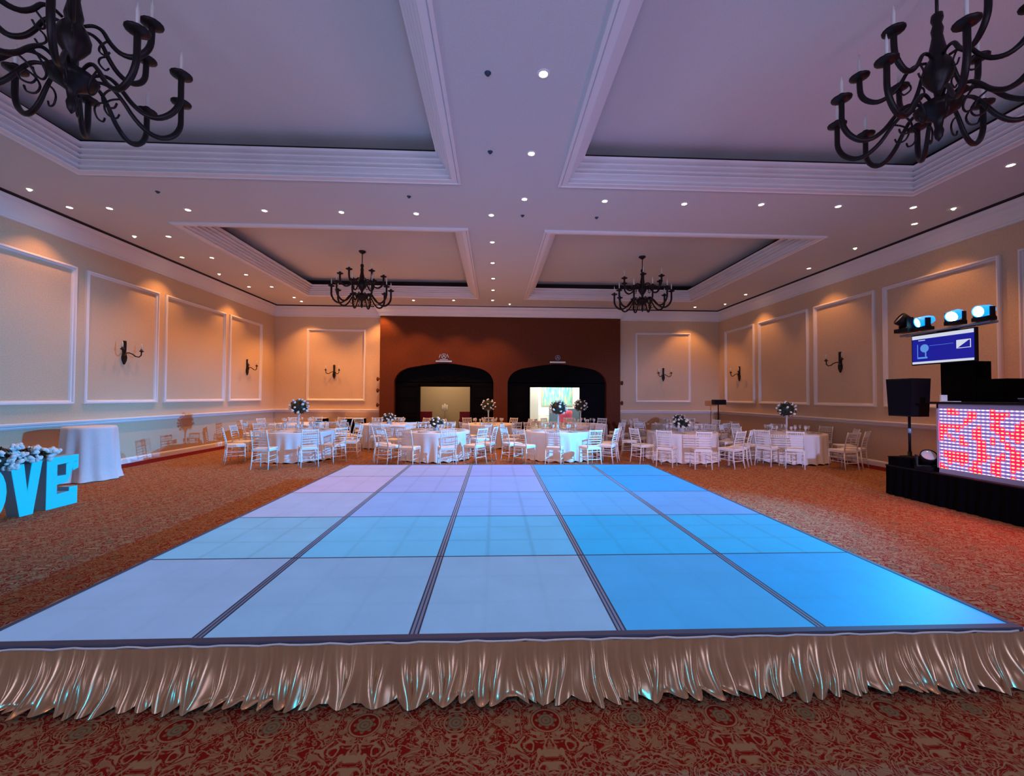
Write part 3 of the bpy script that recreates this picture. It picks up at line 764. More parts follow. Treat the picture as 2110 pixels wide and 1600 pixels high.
def cloth_mesh(R, zt, seed, flare=0.10, nf=22, amp=0.06):
    rnd = random.Random(seed); N = 132; V = [(0,0,zt)]; F = []
    ph = [rnd.uniform(0, 2*PI) for _ in range(4)]
    rings = [(0.5,0),(0.97,0),(1.0,0.004),(1.006,0.02)] + [(None, t) for t in (0.12,0.28,0.46,0.64,0.82,1.0)]
    for (rr, t) in rings:
        for k in range(N):
            a = 2*PI*k/N
            if rr is not None: r = R*rr; z = zt - t
            else:
                wv = math.sin(nf*a + ph[0] + 1.2*math.sin(3*a+ph[1])) + 0.35*math.sin((nf//2)*a + ph[2])
                r = R*1.006 + flare*t*t*0.6 + amp*(t**0.8)*wv*0.6 - 0.03*t
                z = zt - 0.02 - (zt-0.045)*t*(1.0) + (0.018*math.sin(nf*a+ph[3]) if t == 1.0 else 0)
            V.append((r*math.cos(a), r*math.sin(a), z))
    for k in range(N): F.append((0, 1+k, 1+(k+1)%N))
    for i in range(len(rings)-1):
        for k in range(N):
            k2 = (k+1)%N; F.append((1+i*N+k, 1+i*N+k2, 1+(i+1)*N+k2, 1+(i+1)*N+k))
    return MB().add(V, F, True).mesh('tablecloth', M_cloth)
cloths = [cloth_mesh(0.91, 0.762, s_) for s_ in (1, 2, 3)]
tt = thing('round_table', '', 'table')
MB().lathe([(0,0.725),(0.90,0.725),(0.90,0.75),(0,0.75)], n=48).obj('tabletop', M_wood, tt)
for a in (0.6, 2.2, 3.7, 5.3):
    MB().tube([(0.5*math.cos(a), 0.5*math.sin(a), 0.725), (0.62*math.cos(a), 0.62*math.sin(a), 0.0)], 0.014, 6).obj('leg', M_darkrail, tt)
ttree = snapshot(tt); tused = False
glass_me = MB().lathe([(0.0,0.0),(0.032,0.0),(0.03,0.006),(0.005,0.012),(0.005,0.09),(0.02,0.105),(0.036,0.14),(0.034,0.19),(0.031,0.19),(0.032,0.14),(0.0,0.10)], n=10, cap=False).mesh('wine_glass', M_glass)
plate_me = MB().lathe([(0.0,0.004),(0.09,0.004),(0.15,0.016),(0.152,0.02),(0.09,0.010),(0.0,0.009)], n=20, cap=False).mesh('plate', mat('white_china', (0.8,0.76,0.72), 0.25))

# flower heads
rose_me = []
for s_ in range(3):
    rnd = random.Random(s_); mb = MB(); mb.ball((0,0,0), 0.032, 8, 6, (1,1,0.85), 0.06, rnd)
    for k in range(5):
        a = 2*PI*k/5; mb.ball((0.017*math.cos(a), 0.017*math.sin(a), 0.004), 0.024, 6, 5, (1,1,0.8), 0.08, rnd)
    rose_me.append(mb.mesh('rose', M_rose))
def foliage(seed, R, sq, n=260, leaf=0.055):
    rnd = random.Random(seed); mb = MB()
    mb.ball((0,0,0), R*0.78, 12, 9, sq, 0.10, rnd)
    for _ in range(n):
        z = rnd.uniform(-1, 1); a = rnd.uniform(0, 2*PI); q = math.sqrt(1-z*z)
        d = Vector((q*math.cos(a)*sq[0], q*math.sin(a)*sq[1], z*sq[2])); p = d*R*rnd.uniform(0.72, 1.0)
        t = Vector((rnd.uniform(-1,1), rnd.uniform(-1,1), rnd.uniform(-1,1))); dn = d.normalized()
        r = (t - dn*t.dot(dn)).normalized(); u = (dn*0.7 + r).normalized(); v = u.cross(dn).normalized()
        L_ = leaf*rnd.uniform(0.7, 1.3)
        mb.add([p - u*L_*0.5, p + v*L_*0.28 + dn*0.006, p + u*L_*0.5, p - v*L_*0.28 + dn*0.006], [(0,1,2), (0,2,3)])
    return mb.mesh('foliage', M_leaf)
fol_tall = foliage(1, 0.235, (1,1,0.9)); fol_low = foliage(2, 0.19, (1.15,1.15,0.72), 200)
def bouquet(kind, loc, label, seed):
    rnd = random.Random(seed)
    t = thing('flower_centrepiece', label, 'centerpiece', loc, rnd.uniform(0, 6), 'flower centrepieces on the round tables')
    if kind == 'tall':
        MB().lathe([(0,0),(0.09,0),(0.09,0.01),(0.028,0.03),(0.022,0.10),(0.022,0.36),(0.04,0.46),(0.055,0.47)], n=16).obj('vase', M_glass, t)
        zc, R, sq, nr = 0.63, 0.235, (1,1,0.9), 22; fm = fol_tall
    else:
        MB().lathe([(0,0),(0.075,0),(0.085,0.02),(0.085,0.12),(0.09,0.13),(0.08,0.13),(0.078,0.02),(0,0.015)], n=16, cap=False).obj('vase', M_glass, t)
        zc, R, sq, nr = 0.21, 0.19, (1.15,1.15,0.72), 18; fm = fol_low
    fo = link('foliage', fm, t, (0,0,zc))
    for k in range(nr):
        z = 1 - 1.7*(k+0.5)/nr; a = k*2.399 + rnd.uniform(-.3,.3); q = math.sqrt(max(0, 1-z*z))
        r = link('rose', rose_me[k%3], t, (R*sq[0]*q*math.cos(a), R*sq[1]*q*math.sin(a), zc + R*sq[2]*z)); r.rotation_euler = (rnd.uniform(-1,1), rnd.uniform(-1,1), a)
        s_ = rnd.uniform(0.75, 1.15); r.scale = (s_,)*3
    return t

for ti, (tn, (tx, ty), chairs, flo) in enumerate(TABLES):
    if not tused:
        tt.location = (tx, ty, 0); tt['label'] = 'round table hidden under the white cloth, ' + tn; tused = True; tt['group'] = 'round banquet tables'
    else: copy_tree(tt, (tx, ty, 0), 0, 'round table hidden under the white cloth, ' + tn, None, ttree)
    c = link('tablecloth', cloths[ti % 3], None, (tx, ty, 0), ti*1.3)
    tag(c, 'white floor length round tablecloth on the ' + tn, 'tablecloth', 'white cloths on the round tables')
    chairs = LAY[ti]
    rnd = random.Random(ti)
    items = []
    for (a, r) in chairs:
        x, y = tx + r*math.cos(math.radians(a)), ty + r*math.sin(math.radians(a))
        items.append((x, y, math.radians(a) + PI/2 + rnd.uniform(-0.12, 0.12)))
    near = sorted([q for q in items if q[1] < ty], key=lambda q: q[0]); far = sorted([q for q in items if q[1] >= ty], key=lambda q: q[0])
    for grp, sidew in ((near, 'near'), (far, 'far')):
        for i, (x, y, rz) in enumerate(grp):
            pos = 'leftmost' if i == 0 else 'rightmost' if i == len(grp)-1 else ORD[i] + ' from left'
            lab = 'white chiavari chair, %s on the %s side of the %s' % (pos, sidew, tn)
            gp = 'chiavari chairs around the round tables'
            if not used: chair0.location = (x, y, 0); chair0.rotation_euler = (0,0,rz); chair0['label'] = lab; chair0['group'] = gp; used = True
            else: copy_tree(chair0, (x, y, 0), rz, lab, gp, ctree)
    zt = 0.763
    if flo:
        bouquet(flo, (tx, ty, zt), '%s white rose and dark leaf centrepiece on the %s' % ('tall ball shaped' if flo == 'tall' else 'low bushy', tn), ti)
    for k in range(8):
        a = 2*PI*(k+0.5)/8 + rnd.uniform(-.1,.1)
        for dr, da in ((0.46, 0.10), (0.50, -0.12)):
            g_ = link('wine_glass', glass_me, None, (tx + dr*math.cos(a+da), ty + dr*math.sin(a+da), zt))
            tag(g_, 'small clear stemmed glass on the ' + tn, 'glass', 'clear glasses on the ' + tn)
        if ti < 5:
            p_ = link('plate', plate_me, None, (tx + 0.70*math.cos(a), ty + 0.70*math.sin(a), zt-0.003))
            tag(p_, 'pale plate set near the rim of the ' + tn, 'plate', 'plates on the ' + tn)

# ------------------------------------------------------------------ highboy table at the left wall
hb = thing('cocktail_table', 'tall cocktail table under a long white cloth by the left wall', 'table', (-8.28, 6.35, 0))
MB().lathe([(0,1.03),(0.39,1.03),(0.39,1.055),(0,1.055)], n=32).obj('tabletop', M_wood, hb)
MB().tube([(0,0,0.02),(0,0,1.03)], 0.035, 10).obj('pole', M_darkrail, hb)
MB().lathe([(0,0),(0.28,0),(0.27,0.02),(0.05,0.04)], n=24).obj('base', M_darkrail, hb)
def long_cloth():
    N = 96; V = [(0,0,1.062)]; F = []
    rings = [(0.2,1.062),(0.39,1.062),(0.402,1.055)] + [(None, t) for t in (0.05,0.15,0.3,0.5,0.7,0.85,0.95,1.0)]
    for (rr, t) in rings:
        for k in range(N):
            a = 2*PI*k/N
            if rr: r, z = rr, t
            else:
                wv = math.sin(11*a+0.6) + 0.5*math.sin(7*a+2)
                r = 0.405 + 0.05*t + 0.030*t**0.6*wv + 0.06*max(0, t-0.85)/0.15*(0.4+0.6*math.sin(5*a)**2); z = 1.05*(1-t) + 0.012
            V.append((r*math.cos(a), r*math.sin(a), z))
    for k in range(N): F.append((0, 1+k, 1+(k+1)%N))
    for i in range(len(rings)-1):
        for k in range(N): F.append((1+i*N+k, 1+i*N+(k+1)%N, 1+(i+1)*N+(k+1)%N, 1+(i+1)*N+k))
    return MB().add(V, F, True)
tag(long_cloth().obj('tablecloth', M_cloth, None, (-8.28, 6.35, 0)), 'long white cloth draped to the carpet over the tall cocktail table', 'tablecloth')

# ------------------------------------------------------------------ LOVE letters facing the dance floor (text runs along +y)
LX = -6.70; TH = 0.18
def letter(name_, polys, holes, y0, label):
    """polys in local (u along +y, v up)"""
    t = thing(name_, label, 'letter', (LX, y0, 0), 0, 'giant standing letters of the word LOVE')
    b = MB()
    for p in polys: b.prism(p, lambda u, v, w_: (w_, u, v), -TH, -0.012)
    b.obj('body', M_lside, t)
    fb = MB()
    for p in polys: fb.prism(p, lambda u, v, w_: (w_, u, v), -0.012, 0.0)
    fb.obj('face', M_letter, t)
    return t
HL = 0.76
letter('letter_e', [[(0,0),(0.14,0),(0.14,HL),(0,HL)], [(0.14,0.0),(0.45,0.0),(0.45,0.22),(0.14,0.20)], [(0.33,0.20),(0.45,0.22),(0.45,0.27),(0.33,0.27)],
        [(0.14,0.34),(0.30,0.36),(0.34,0.47),(0.14,0.47)], [(0.28,0.47),(0.34,0.47),(0.40,0.66),(0.28,0.64)], [(0.14,0.64),(0.46,0.66),(0.46,HL),(0.14,HL)], [(0.38,0.52),(0.46,0.55),(0.46,0.66),(0.38,0.64)]], None, 4.01,
       'azure lit letter E standing on the carpet')
letter('letter_v', [[(0.0,HL-0.02),(0.16,HL-0.02),(0.215,0.30),(0.27,HL-0.02),(0.40,HL-0.02),(0.29,0.0),(0.13,0.0)]], None, 3.54, 'azure lit letter V standing left of the E')
def ring_o():
    out = []
    for k in range(20):
        a0, a1 = 2*PI*k/20, 2*PI*(k+1)/20
        P0 = [(0.23+0.23*math.cos(a), 0.38+0.38*math.sin(a)) for a in (a0, a1)]; P1 = [(0.23+0.09*math.cos(a), 0.38+0.20*math.sin(a)) for a in (a1, a0)]
        out.append([P0[0], P0[1], P1[0], P1[1]])
    return out
letter('letter_o', ring_o(), None, 3.04, 'azure lit letter O, cropped at the left photo edge')
letter('letter_l', [[(0,0),(0.40,0),(0.40,0.16),(0.15,0.16),(0.15,HL),(0,HL)]], None, 2.56, 'azure lit letter L, first of the standing letters')
gd = thing('flower_garland', 'garland of white roses and dark leaves lying over the O and V', 'garland', (LX, 3.55, 0))
rnd = random.Random(5); gm = MB()
for _ in range(620):
    u = rnd.uniform(-0.55, 0.52); h = 0.19*(1 - (abs(u)/0.62)**2) + 0.02
    p = Vector((rnd.uniform(-0.22, 0.05), u, HL + rnd.uniform(-0.10, 1)*h*0.9 + 0.02))
    d = Vector((rnd.uniform(-1,1), rnd.uniform(-1,1), rnd.uniform(-1,1))).normalized(); v = d.cross(Vector((0.3,0.2,1))).normalized()
    L_ = rnd.uniform(0.05, 0.10); gm.add([p-d*L_*.5, p+v*L_*.25, p+d*L_*.5, p-v*L_*.25], [(0,1,2),(0,2,3)])
gm.ball((-0.09, 0, HL+0.05), 0.3, 14, 8, (0.5,1.7,0.36), 0.10, rnd)
gm.obj('foliage', M_leaf, gd)
big_rose = MB(); 
for k in range(7):
    a = k*2.4; q = 0.012*k**0.8; big_rose.ball((q*math.cos(a), q*math.sin(a), -0.004*k), 0.042, 8, 6, (1,1,0.75), 0.08, rnd)
brm = big_rose.mesh('rose', M_rose)
for k in range(84):
    u = rnd.uniform(-0.54, 0.50); h = 0.19*(1 - (abs(u)/0.62)**2) + 0.02
    r = link('rose', brm, gd, (rnd.uniform(-0.1, 0.07), u, HL + 0.03 + rnd.uniform(-0.35, 1.0)*h)); r.rotation_euler = (rnd.uniform(-1,1), rnd.uniform(0,1.5), rnd.uniform(0,6))
    s_ = rnd.uniform(0.55, 0.85); r.scale = (s_,)*3

# ------------------------------------------------------------------ stage, DJ booth and gear
st = thing('stage', 'low black skirted stage platform along the right wall', 'stage', (0,0,0))
SZ = 0.52
MB().box(6.91, 9.50, -0.4, 4.82, 0.02, SZ-0.02).obj('platform', M_blackp, st)
sk = MB(); V = []; F = []
path = [(9.49, 4.84)] + [(9.49 - k*0.02, 4.84) for k in range(1, 130)] + [(6.89, 4.84)] + [(6.89, 4.84 - k*0.02) for k in range(1, 263)]
for i, (x, y) in enumerate(path):
    w_ = 0.010*math.sin(i*0.9) + 0.006*math.sin(i*0.37)
    nx, ny = (0, 1) if y > 4.83 and x > 6.9 else (-1, 0)
    V += [(x+nx*w_*0.2, y+ny*w_*0.2, SZ), (x+nx*(w_+0.008), y+ny*(w_+0.008), 0.26), (x+nx*(w_*1.6+0.02), y+ny*(w_*1.6+0.02), 0.006)]
for i in range(len(path)-1):
    for k in (0, 1): F.append((i*3+k, i*3+k+1, i*3+k+4, i*3+k+3))
sk.add(V, F, True); sk.obj('skirt', M_black, st)
MB().box(6.885, 9.50, -0.4, 4.845, SZ-0.02, SZ).obj('stage_top', M_blackp, st)

cs = MB().box(-0.83, 0.83, -0.19, 0.20, 0.0, 0.14).box(-0.84, 0.84, -0.195, 0.205, 0.135, 0.15)
tag(cs.obj('riser_box', M_black, None, (7.75, 4.62, SZ)), 'low black riser box on the stage under the speaker stand', 'box')

# LED booth facade
def led_material():
    m = mat('led_screen', (0.02,0.02,0.03), 0.4); g = NG(m); b = m.node_tree.nodes['Principled BSDF']
    tc = g.n('ShaderNodeTexCoord'); sx = g.n('ShaderNodeSeparateXYZ'); g.put(sx.inputs[0], tc.outputs['Object'])
    U, V_ = sx.outputs[1], sx.outputs[2]
    cu, cv = 0.0575, 0.052
    iu = g.m('FLOOR', g.m('DIVIDE', U, cu)); iv = g.m('FLOOR', g.m('DIVIDE', V_, cv))
    fu = g.m('SUBTRACT', g.m('FRACT', g.m('DIVIDE', U, cu)), 0.5); fv = g.m('SUBTRACT', g.m('FRACT', g.m('DIVIDE', V_, cv)), 0.5)
    r = g.m('SQRT', g.m('ADD', g.m('MULTIPLY', fu, fu), g.m('MULTIPLY', g.m('MULTIPLY', fv, fv), 3.0)))
    dot = g.m('SUBTRACT', 1.0, g.step(r, 0.22, 0.42)); link_ = g.m('SUBTRACT', 1.0, g.step(g.m('ABSOLUTE', fv), 0.10, 0.22))
    # chevron bands of red blocks marching over white ones
    tri = g.m('PINGPONG', iv, 6.0)
    ph = g.m('ADD', iu, g.m('MULTIPLY', tri, 0.55)); wob = g.noise(g.comb(g.m('MULTIPLY', iu, 0.13), g.m('MULTIPLY', iv, 0.11)), 1.0, 1)
    ph = g.m('ADD', ph, g.m('MULTIPLY', wob, 5.0))
    md = g.m('FRACT', g.m('DIVIDE', g.m('FLOOR', ph), 4.0)); red = g.m('GREATER_THAN', g.noise(g.comb(g.m('MULTIPLY', g.m('ADD', iu, g.m('MULTIPLY', tri, 0.4)), 0.26), g.m('MULTIPLY', iv, 0.15)), 1.6, 0), 0.53)
    white = g.mix(dot, (0.045, 0.028, 0.10), (0.5, 0.42, 0.5)); white = g.mix(g.m('MULTIPLY', link_, 0.55), white, (0.26, 0.18, 0.32))
    rd = g.mix(dot, (2.2, 0.0, 0.025), (2.6, 0.30, 0.10))
    c = g.mix(red, white, rd)
    g.put(b.inputs['Emission Color'], c); b.inputs['Emission Strength'].default_value = 1.0
    lp = g.m('MULTIPLY', BOOTH_E * 0.42, 1.0); b.inputs['Emission Strength'].default_value = BOOTH_E * 0.42
    return m
bt = thing('dj_booth', 'DJ booth with a red and white LED facade on the stage', 'dj booth', (7.0, 0, 0))
M_bframe = mat('booth_frame', (0.42, 0.38, 0.55), 0.4)
Y1, Y0_ = 4.06, 0.6
fr = MB()
fr.box(0.0, 0.05, Y0_, Y1, SZ, SZ+0.075); fr.box(0.0, 0.05, Y0_, Y1, 1.55, 1.62); fr.box(0.0, 0.05, Y1-0.03, Y1, SZ, 1.62); fr.box(0.0, 0.05, Y0_, Y0_+0.03, SZ, 1.62)
fr.box(0.0, 0.05, 2.925, 2.935, SZ, SZ+0.08)
fr.box(0.05, 0.75, Y1-0.03, Y1, SZ, 1.60)
fr.obj('frame', M_bframe, bt)
MB().box(0.012, 0.035, Y0_+0.03, Y1-0.03, SZ+0.075, 1.55).obj('led_panel', led_material(), bt)
MB().box(-0.04, 0.85, Y0_-0.02, Y1+0.07, 1.62, 1.655).obj('desk_top', M_blackp, bt)
# controller, laptop-like slabs on the desk
c1 = thing('dj_controller', 'silver edged DJ controller on the booth desk at the right edge', 'controller', (7.35, 2.75, 1.655))
MB().box(-0.2, 0.2, -0.35, 0.35, 0.0, 0.05).obj('body', M_blackp, c1); MB().box(-0.21, 0.21, -0.36, 0.36, 0.05, 0.062).obj('faceplate', M_chrome, c1)
for q in (-0.2, 0.2): MB().lathe([(0,0.062),(0.09,0.062),(0.09,0.08),(0,0.08)], (0, q, 0), 20).obj('jog_wheel', M_blackp, c1)
c2 = thing('desk_bracket', 'small white L-shaped holder at the left end of the booth desk', 'holder', (7.05, 3.96, 1.655))
MB().box(-0.05, 0.05, 0.02, 0.045, 0.0, 0.11).obj('upright', M_whiteb, c2); MB().box(-0.06, 0.06, -0.17, 0.045, -0.0, 0.012).obj('foot', M_whiteb, c2)
# black draped stand carrying the screen, and black cabinet beside it
tw = thing('draped_screen_stand', 'tall black draped stand carrying the blue screen', 'stand', (8.05, 4.53, SZ))
TWZ = 2.34 - SZ
dm = MB(); V = []; F = []; N = 60
for z, e_ in ((0.152, 0.02), (0.6, 0.012), (1.2, 0.006), (TWZ, 0.0)):
    for k in range(N):
        s_ = k/N*4; side = int(s_); q = s_ - side
        x, y = [(-0.14+0.28*q, -0.275), (0.14, -0.275+0.55*q), (0.14-0.28*q, 0.275), (-0.14, 0.275-0.55*q)][side]
        w_ = 1 + e_*math.sin(k*1.9)*3
        V.append((x*w_, y*w_, z))
for i in range(3):
    for k in range(N): F.append((i*N+k, i*N+(k+1)%N, (i+1)*N+(k+1)%N, (i+1)*N+k))
F.append(tuple(3*N+k for k in range(N)))
dm.add(V, F); dm.obj('drape', M_black, tw)
MB().tube([(0,0,TWZ-0.02), (0,0,2.88-SZ)], 0.025, 8).obj('pole', M_blackp, tw)
cbx = MB().box(-0.25, 0.25, -0.21, 0.21, 0.0, 0.39).box(-0.255, -0.25, -0.17, 0.17, 0.04, 0.35)
# its table
dt = thing('equipment_table', 'black equipment table hidden behind the DJ booth', 'table', (8.15, 4.0, SZ))
MB().box(-0.25, 0.30, -0.45, 0.22, 1.08, 1.12).obj('tabletop', M_blackp, dt)
for sx_ in (-0.22, 0.27):
    for sy_ in (-0.4, 0.18): MB().tube([(sx_, sy_, 0), (sx_, sy_, 1.08)], 0.018, 6).obj('leg', M_blackp, dt)
tag(cbx.obj('black_cabinet', M_black, None, (8.15, 4.03, SZ+1.12)), 'square black cabinet right of the draped screen stand', 'cabinet')
# TV
tv = thing('flat_screen', 'blue flat screen with white bars under the stage lights', 'screen', (7.84, 4.72, 2.62))
MB().box(0.0, 0.05, -0.535, 0.535, -0.285, 0.285).obj('housing', M_blackp, tv)
M_blue = mat('screen_blue', (0,0,0), 0.3, emit=(0.004, 0.010, 0.30), estr=1.0)
M_swhite = mat('screen_white', (0,0,0), 0.3, emit=(0.62, 0.66, 0.78), estr=1.0)
M_sblue2 = mat('screen_light_blue', (0,0,0), 0.3, emit=(0.10, 0.28, 0.72), estr=1.0)
scp = MB().box(-0.006, 0.0, -0.515, 0.515, -0.265, 0.265).obj('display', M_blue, tv)
# seen from the room +y is left
wv = MB(); wv.box(-0.010, -0.006, -0.515, 0.515, 0.20, 0.265); wv.box(-0.010, -0.006, -0.515, 0.515, -0.265, -0.225)
wv.box(-0.010, -0.006, 0.28, 0.40, 0.165, 0.178); 
wv.box(-0.010, -0.006, -0.47, -0.25, -0.045, -0.035); wv.box(-0.010, -0.006, -0.47, -0.25, 0.085, 0.10); wv.box(-0.010, -0.006, -0.26, -0.25, -0.04, 0.10); wv.box(-0.010, -0.006, -0.47, -0.46, -0.04, 0.10)
wv.add([(-0.010, -0.26, 0.10), (-0.010, -0.26, -0.04), (-0.010, -0.46, 0.10), (-0.006, -0.26, 0.10), (-0.006, -0.26, -0.04), (-0.006, -0.46, 0.10)], [(0,1,2),(3,5,4),(0,3,4,1),(1,4,5,2),(2,5,3,0)])
wv.obj('screen_graphics', M_swhite, scp)
lb = MB(); lb.prism([(0.29+0.075*math.cos(a), 0.02+0.075*math.sin(a)) for a in [2*PI*k/20 for k in range(20)]], lambda u, v, t: (t, u, v), -0.010, -0.006)
lb.box(-0.010, -0.006, 0.26, 0.28, -0.14, -0.05); lb.box(-0.010, -0.006, 0.24, 0.42, -0.17, -0.14); lb.box(-0.010, -0.006, 0.41, 0.42, -0.14, 0.10); lb.box(-0.010, -0.006, -0.20, 0.20, 0.055, 0.060)
lb.obj('screen_graphics', M_sblue2, scp)
# light bar with heads
br = thing('light_bar', 'horizontal silver truss bar above the blue screen', 'truss', (7.87, 4.72, 2.935))
bb = MB(); bb.tube([(0,-0.72,0.03),(0,0.78,0.0)], 0.022, 8); bb.tube([(0.12,-0.72,0.03),(0.12,0.78,0.0)], 0.022, 8)
for k in range(9): bb.tube([(0,-0.68+k*0.17,0.01),(0.12,-0.60+k*0.17,0.01)], 0.01, 6)
bb.obj('truss', M_chrome, br)
MB().box(0.05, 0.16, -0.15, 0.15, -0.05, 0.0).obj('clamp', M_blackp, br)
def moving_head(loc, aim, label, lit=True, sc=1.0):
    t = thing('moving_head', label, 'stage light', loc, 0, 'moving head lights at the DJ booth')
    d = (Vector(aim) - Vector(loc)).normalized()
    MB().box(-0.09*sc, 0.09*sc, -0.11*sc, 0.11*sc, -0.17*sc, -0.11*sc).obj('base', M_blackp, t)
    rz = math.atan2(d.y, d.x)
    Rz = Matrix.Rotation(rz, 4, 'Z')
    y = MB(); y.box(-0.04*sc, 0.04*sc, -0.13*sc, -0.11*sc, -0.11*sc, 0.05*sc, Rz); y.box(-0.04*sc, 0.04*sc, 0.11*sc, 0.13*sc, -0.11*sc, 0.05*sc, Rz); y.box(-0.05*sc, 0.05*sc, -0.13*sc, 0.13*sc, -0.12*sc, -0.10*sc, Rz)
    y.obj('yoke', M_blackp, t)
    q = d.to_track_quat('Z', 'Y').to_matrix().to_4x4()
    hd = MB().lathe([(0.0,-0.16*sc),(0.055*sc,-0.15*sc),(0.085*sc,-0.08*sc),(0.095*sc,0.04*sc),(0.10*sc,0.10*sc),(0.09*sc,0.11*sc),(0.085*sc,0.09*sc)], n=20, mat=q, cap=False).obj('head', M_headblue if lit else M_blackp, t)
    MB().lathe([(0.0,0.105*sc),(0.05*sc,0.10*sc),(0.088*sc,0.092*sc)], n=20, mat=q, cap=False).obj('lens', M_lens if lit else M_glass, hd)
    return t
moving_head(HEADS[0], AIMS[0], 'lit azure moving head, leftmost of the three bright ones')
moving_head(HEADS[1], AIMS[1], 'lit azure moving head, middle of the three bright ones')
moving_head(HEADS[2], AIMS[2], 'lit azure moving head, rightmost of the three bright ones')
moving_head((7.9, 5.42, 3.21), (6.6, 6.0, 4.2), 'unlit black moving head at the left end of the bar', False, 1.25)
moving_head((7.03, 4.245, SZ+0.19), (6.5, 3.4, 1.5), 'unlit dark moving head standing on the stage edge', False, 1.1).location
# pa speaker on pole
ss = thing('speaker_stand', 'black pole stand holding the loudspeaker on the stage', 'stand', (7.16, 4.66, SZ+0.152))
MB().tube([(0,0,0.02),(0,0,0.715)], 0.02, 10).obj('pole', M_blackp, ss)
MB().lathe([(0.021,0.42),(0.032,0.43),(0.032,0.50),(0.021,0.51)], n=12).obj('collar', M_chrome, ss)
MB().lathe([(0.0,0.0),(0.15,0.0),(0.14,0.015),(0.03,0.03),(0.03,0.10)], n=20).obj('base_plate', M_blackp, ss)
sp_ = thing('loudspeaker', 'black loudspeaker on a pole left of the blue screen', 'speaker', (7.16, 4.66, SZ+0.152+0.72))
s_ = MB(); wT, wB = 1.0, 0.90
for_ = [(-0.19,-0.24),(0.19,-0.20),(0.19,0.20),(-0.19,0.24)]
s_.add([(x*wB, y*wB, 0.0) for x, y in for_] + [(x, y, 0.66) for x, y in for_], [(0,3,2,1),(4,5,6,7),(0,1,5,4),(1,2,6,5),(2,3,7,6),(3,0,4,7)])
s_.obj('cabinet', M_blackp, sp_)
s_ = MB(); s_.add([(-0.185*wB-0.012, y*wB, 0.03) for y in (-0.215, 0.215)] + [(-0.198, y, 0.63) for y in (0.225, -0.225)] + [(-0.17*wB, y*wB, 0.03) for y in (-0.215, 0.215)] + [(-0.185, y, 0.63) for y in (0.225, -0.225)], [(0,1,2,3),(4,7,6,5),(0,4,5,1),(1,5,6,2),(2,6,7,3),(3,7,4,0)])
s_.obj('grille', M_grey, sp_)

# ------------------------------------------------------------------ lectern, cabinets at the back wall
lc = thing('music_stand', 'dark desk stand in the rear right corner behind the tables', 'stand', (8.86, 14.1, 0))
MB().tube([(0,0,0.02),(0,0,1.42)], 0.022, 8).obj('pole', M_blackp, lc)
MB().lathe([(0,0),(0.2,0),(0.19,0.02),(0.03,0.04)], n=20).obj('base', M_blackp, lc)
MB().box(-0.22, 0.24, -0.16, 0.10, 1.42, 1.62).obj('desk', M_blackp, lc)
for (x0, x1, lab) in ((-7.40, -6.98, 'narrow black floor cabinet by the rear wall, left one'), (-6.28, -5.45, 'wide black floor cabinet by the rear wall, right one')):
    t = thing('floor_cabinet', lab, 'cabinet', ((x0+x1)/2, 14.95, 0))
    MB().box(-(x1-x0)/2, (x1-x0)/2, -0.2, 0.2, 0.03, 0.78).obj('body', M_black, t)
    MB().box(-(x1-x0)/2-0.01, (x1-x0)/2+0.01, -0.21, 0.21, 0.78, 0.80).obj('top', M_trim, t)
    MB().box(-(x1-x0)/2+0.03, (x1-x0)/2-0.03, -0.18, 0.18, 0.0, 0.03).obj('plinth', M_black, t)

# ------------------------------------------------------------------ foyer furniture
M_redf = mat('red_upholstery', (0.30, 0.012, 0.03), 0.7); M_pink = mat('pink_upholstery', (0.80, 0.10, 0.18), 0.6)
for (x, lab) in ((-3.42, 'dark red armchair beyond the left doorway, left one'), (-1.32, 'dark red armchair beyond the left doorway, right one')):
    t = thing('armchair', lab, 'armchair', (x, 17.2, 0), 0, 'red armchairs in the foyer')
    MB().box(-0.42, 0.42, -0.35, 0.35, 0.12, 0.45).obj('seat', M_redf, t)
    MB().box(-0.42, 0.42, -0.42, -0.28, 0.12, 1.0).obj('backrest', M_redf, t)
    for q in (-0.46, 0.40): MB().box(q, q+0.08, -0.38, 0.36, 0.12, 0.64).obj('armrest', M_redf, t)
    for q in (-0.38, 0.34):
        for r in (-0.34, 0.30): MB().box(q, q+0.04, r, r+0.04, 0, 0.12).obj('leg', M_blackp, t)
t = thing('candle_stand', 'brass candle stand before the beige foyer wall', 'candle stand', (-2.58, 18.2, 0))
MB().lathe([(0,0),(0.14,0),(0.13,0.02),(0.02,0.05),(0.018,0.95),(0.05,1.0)], n=14).obj('stem', M_brass, t)
for q in (-0.10, 0.0, 0.10):
    MB().lathe([(0.035,0.98),(0.045,1.0),(0.045,1.28 + (0.06 if q == 0 else 0)),(0,1.28 + (0.06 if q == 0 else 0))], (q, 0, 0), 12).obj('glass_shade', M_candle, t)
pa = thing('wall_painting', 'teal and yellow abstract painting on the bright foyer wall', 'painting', (3.05, 18.98, 1.72))
MB().box(-0.80, 0.80, -0.03, 0.0, -0.50, 0.50).obj('frame', mat('painting_frame', (0.5,0.42,0.28), 0.5), pa)
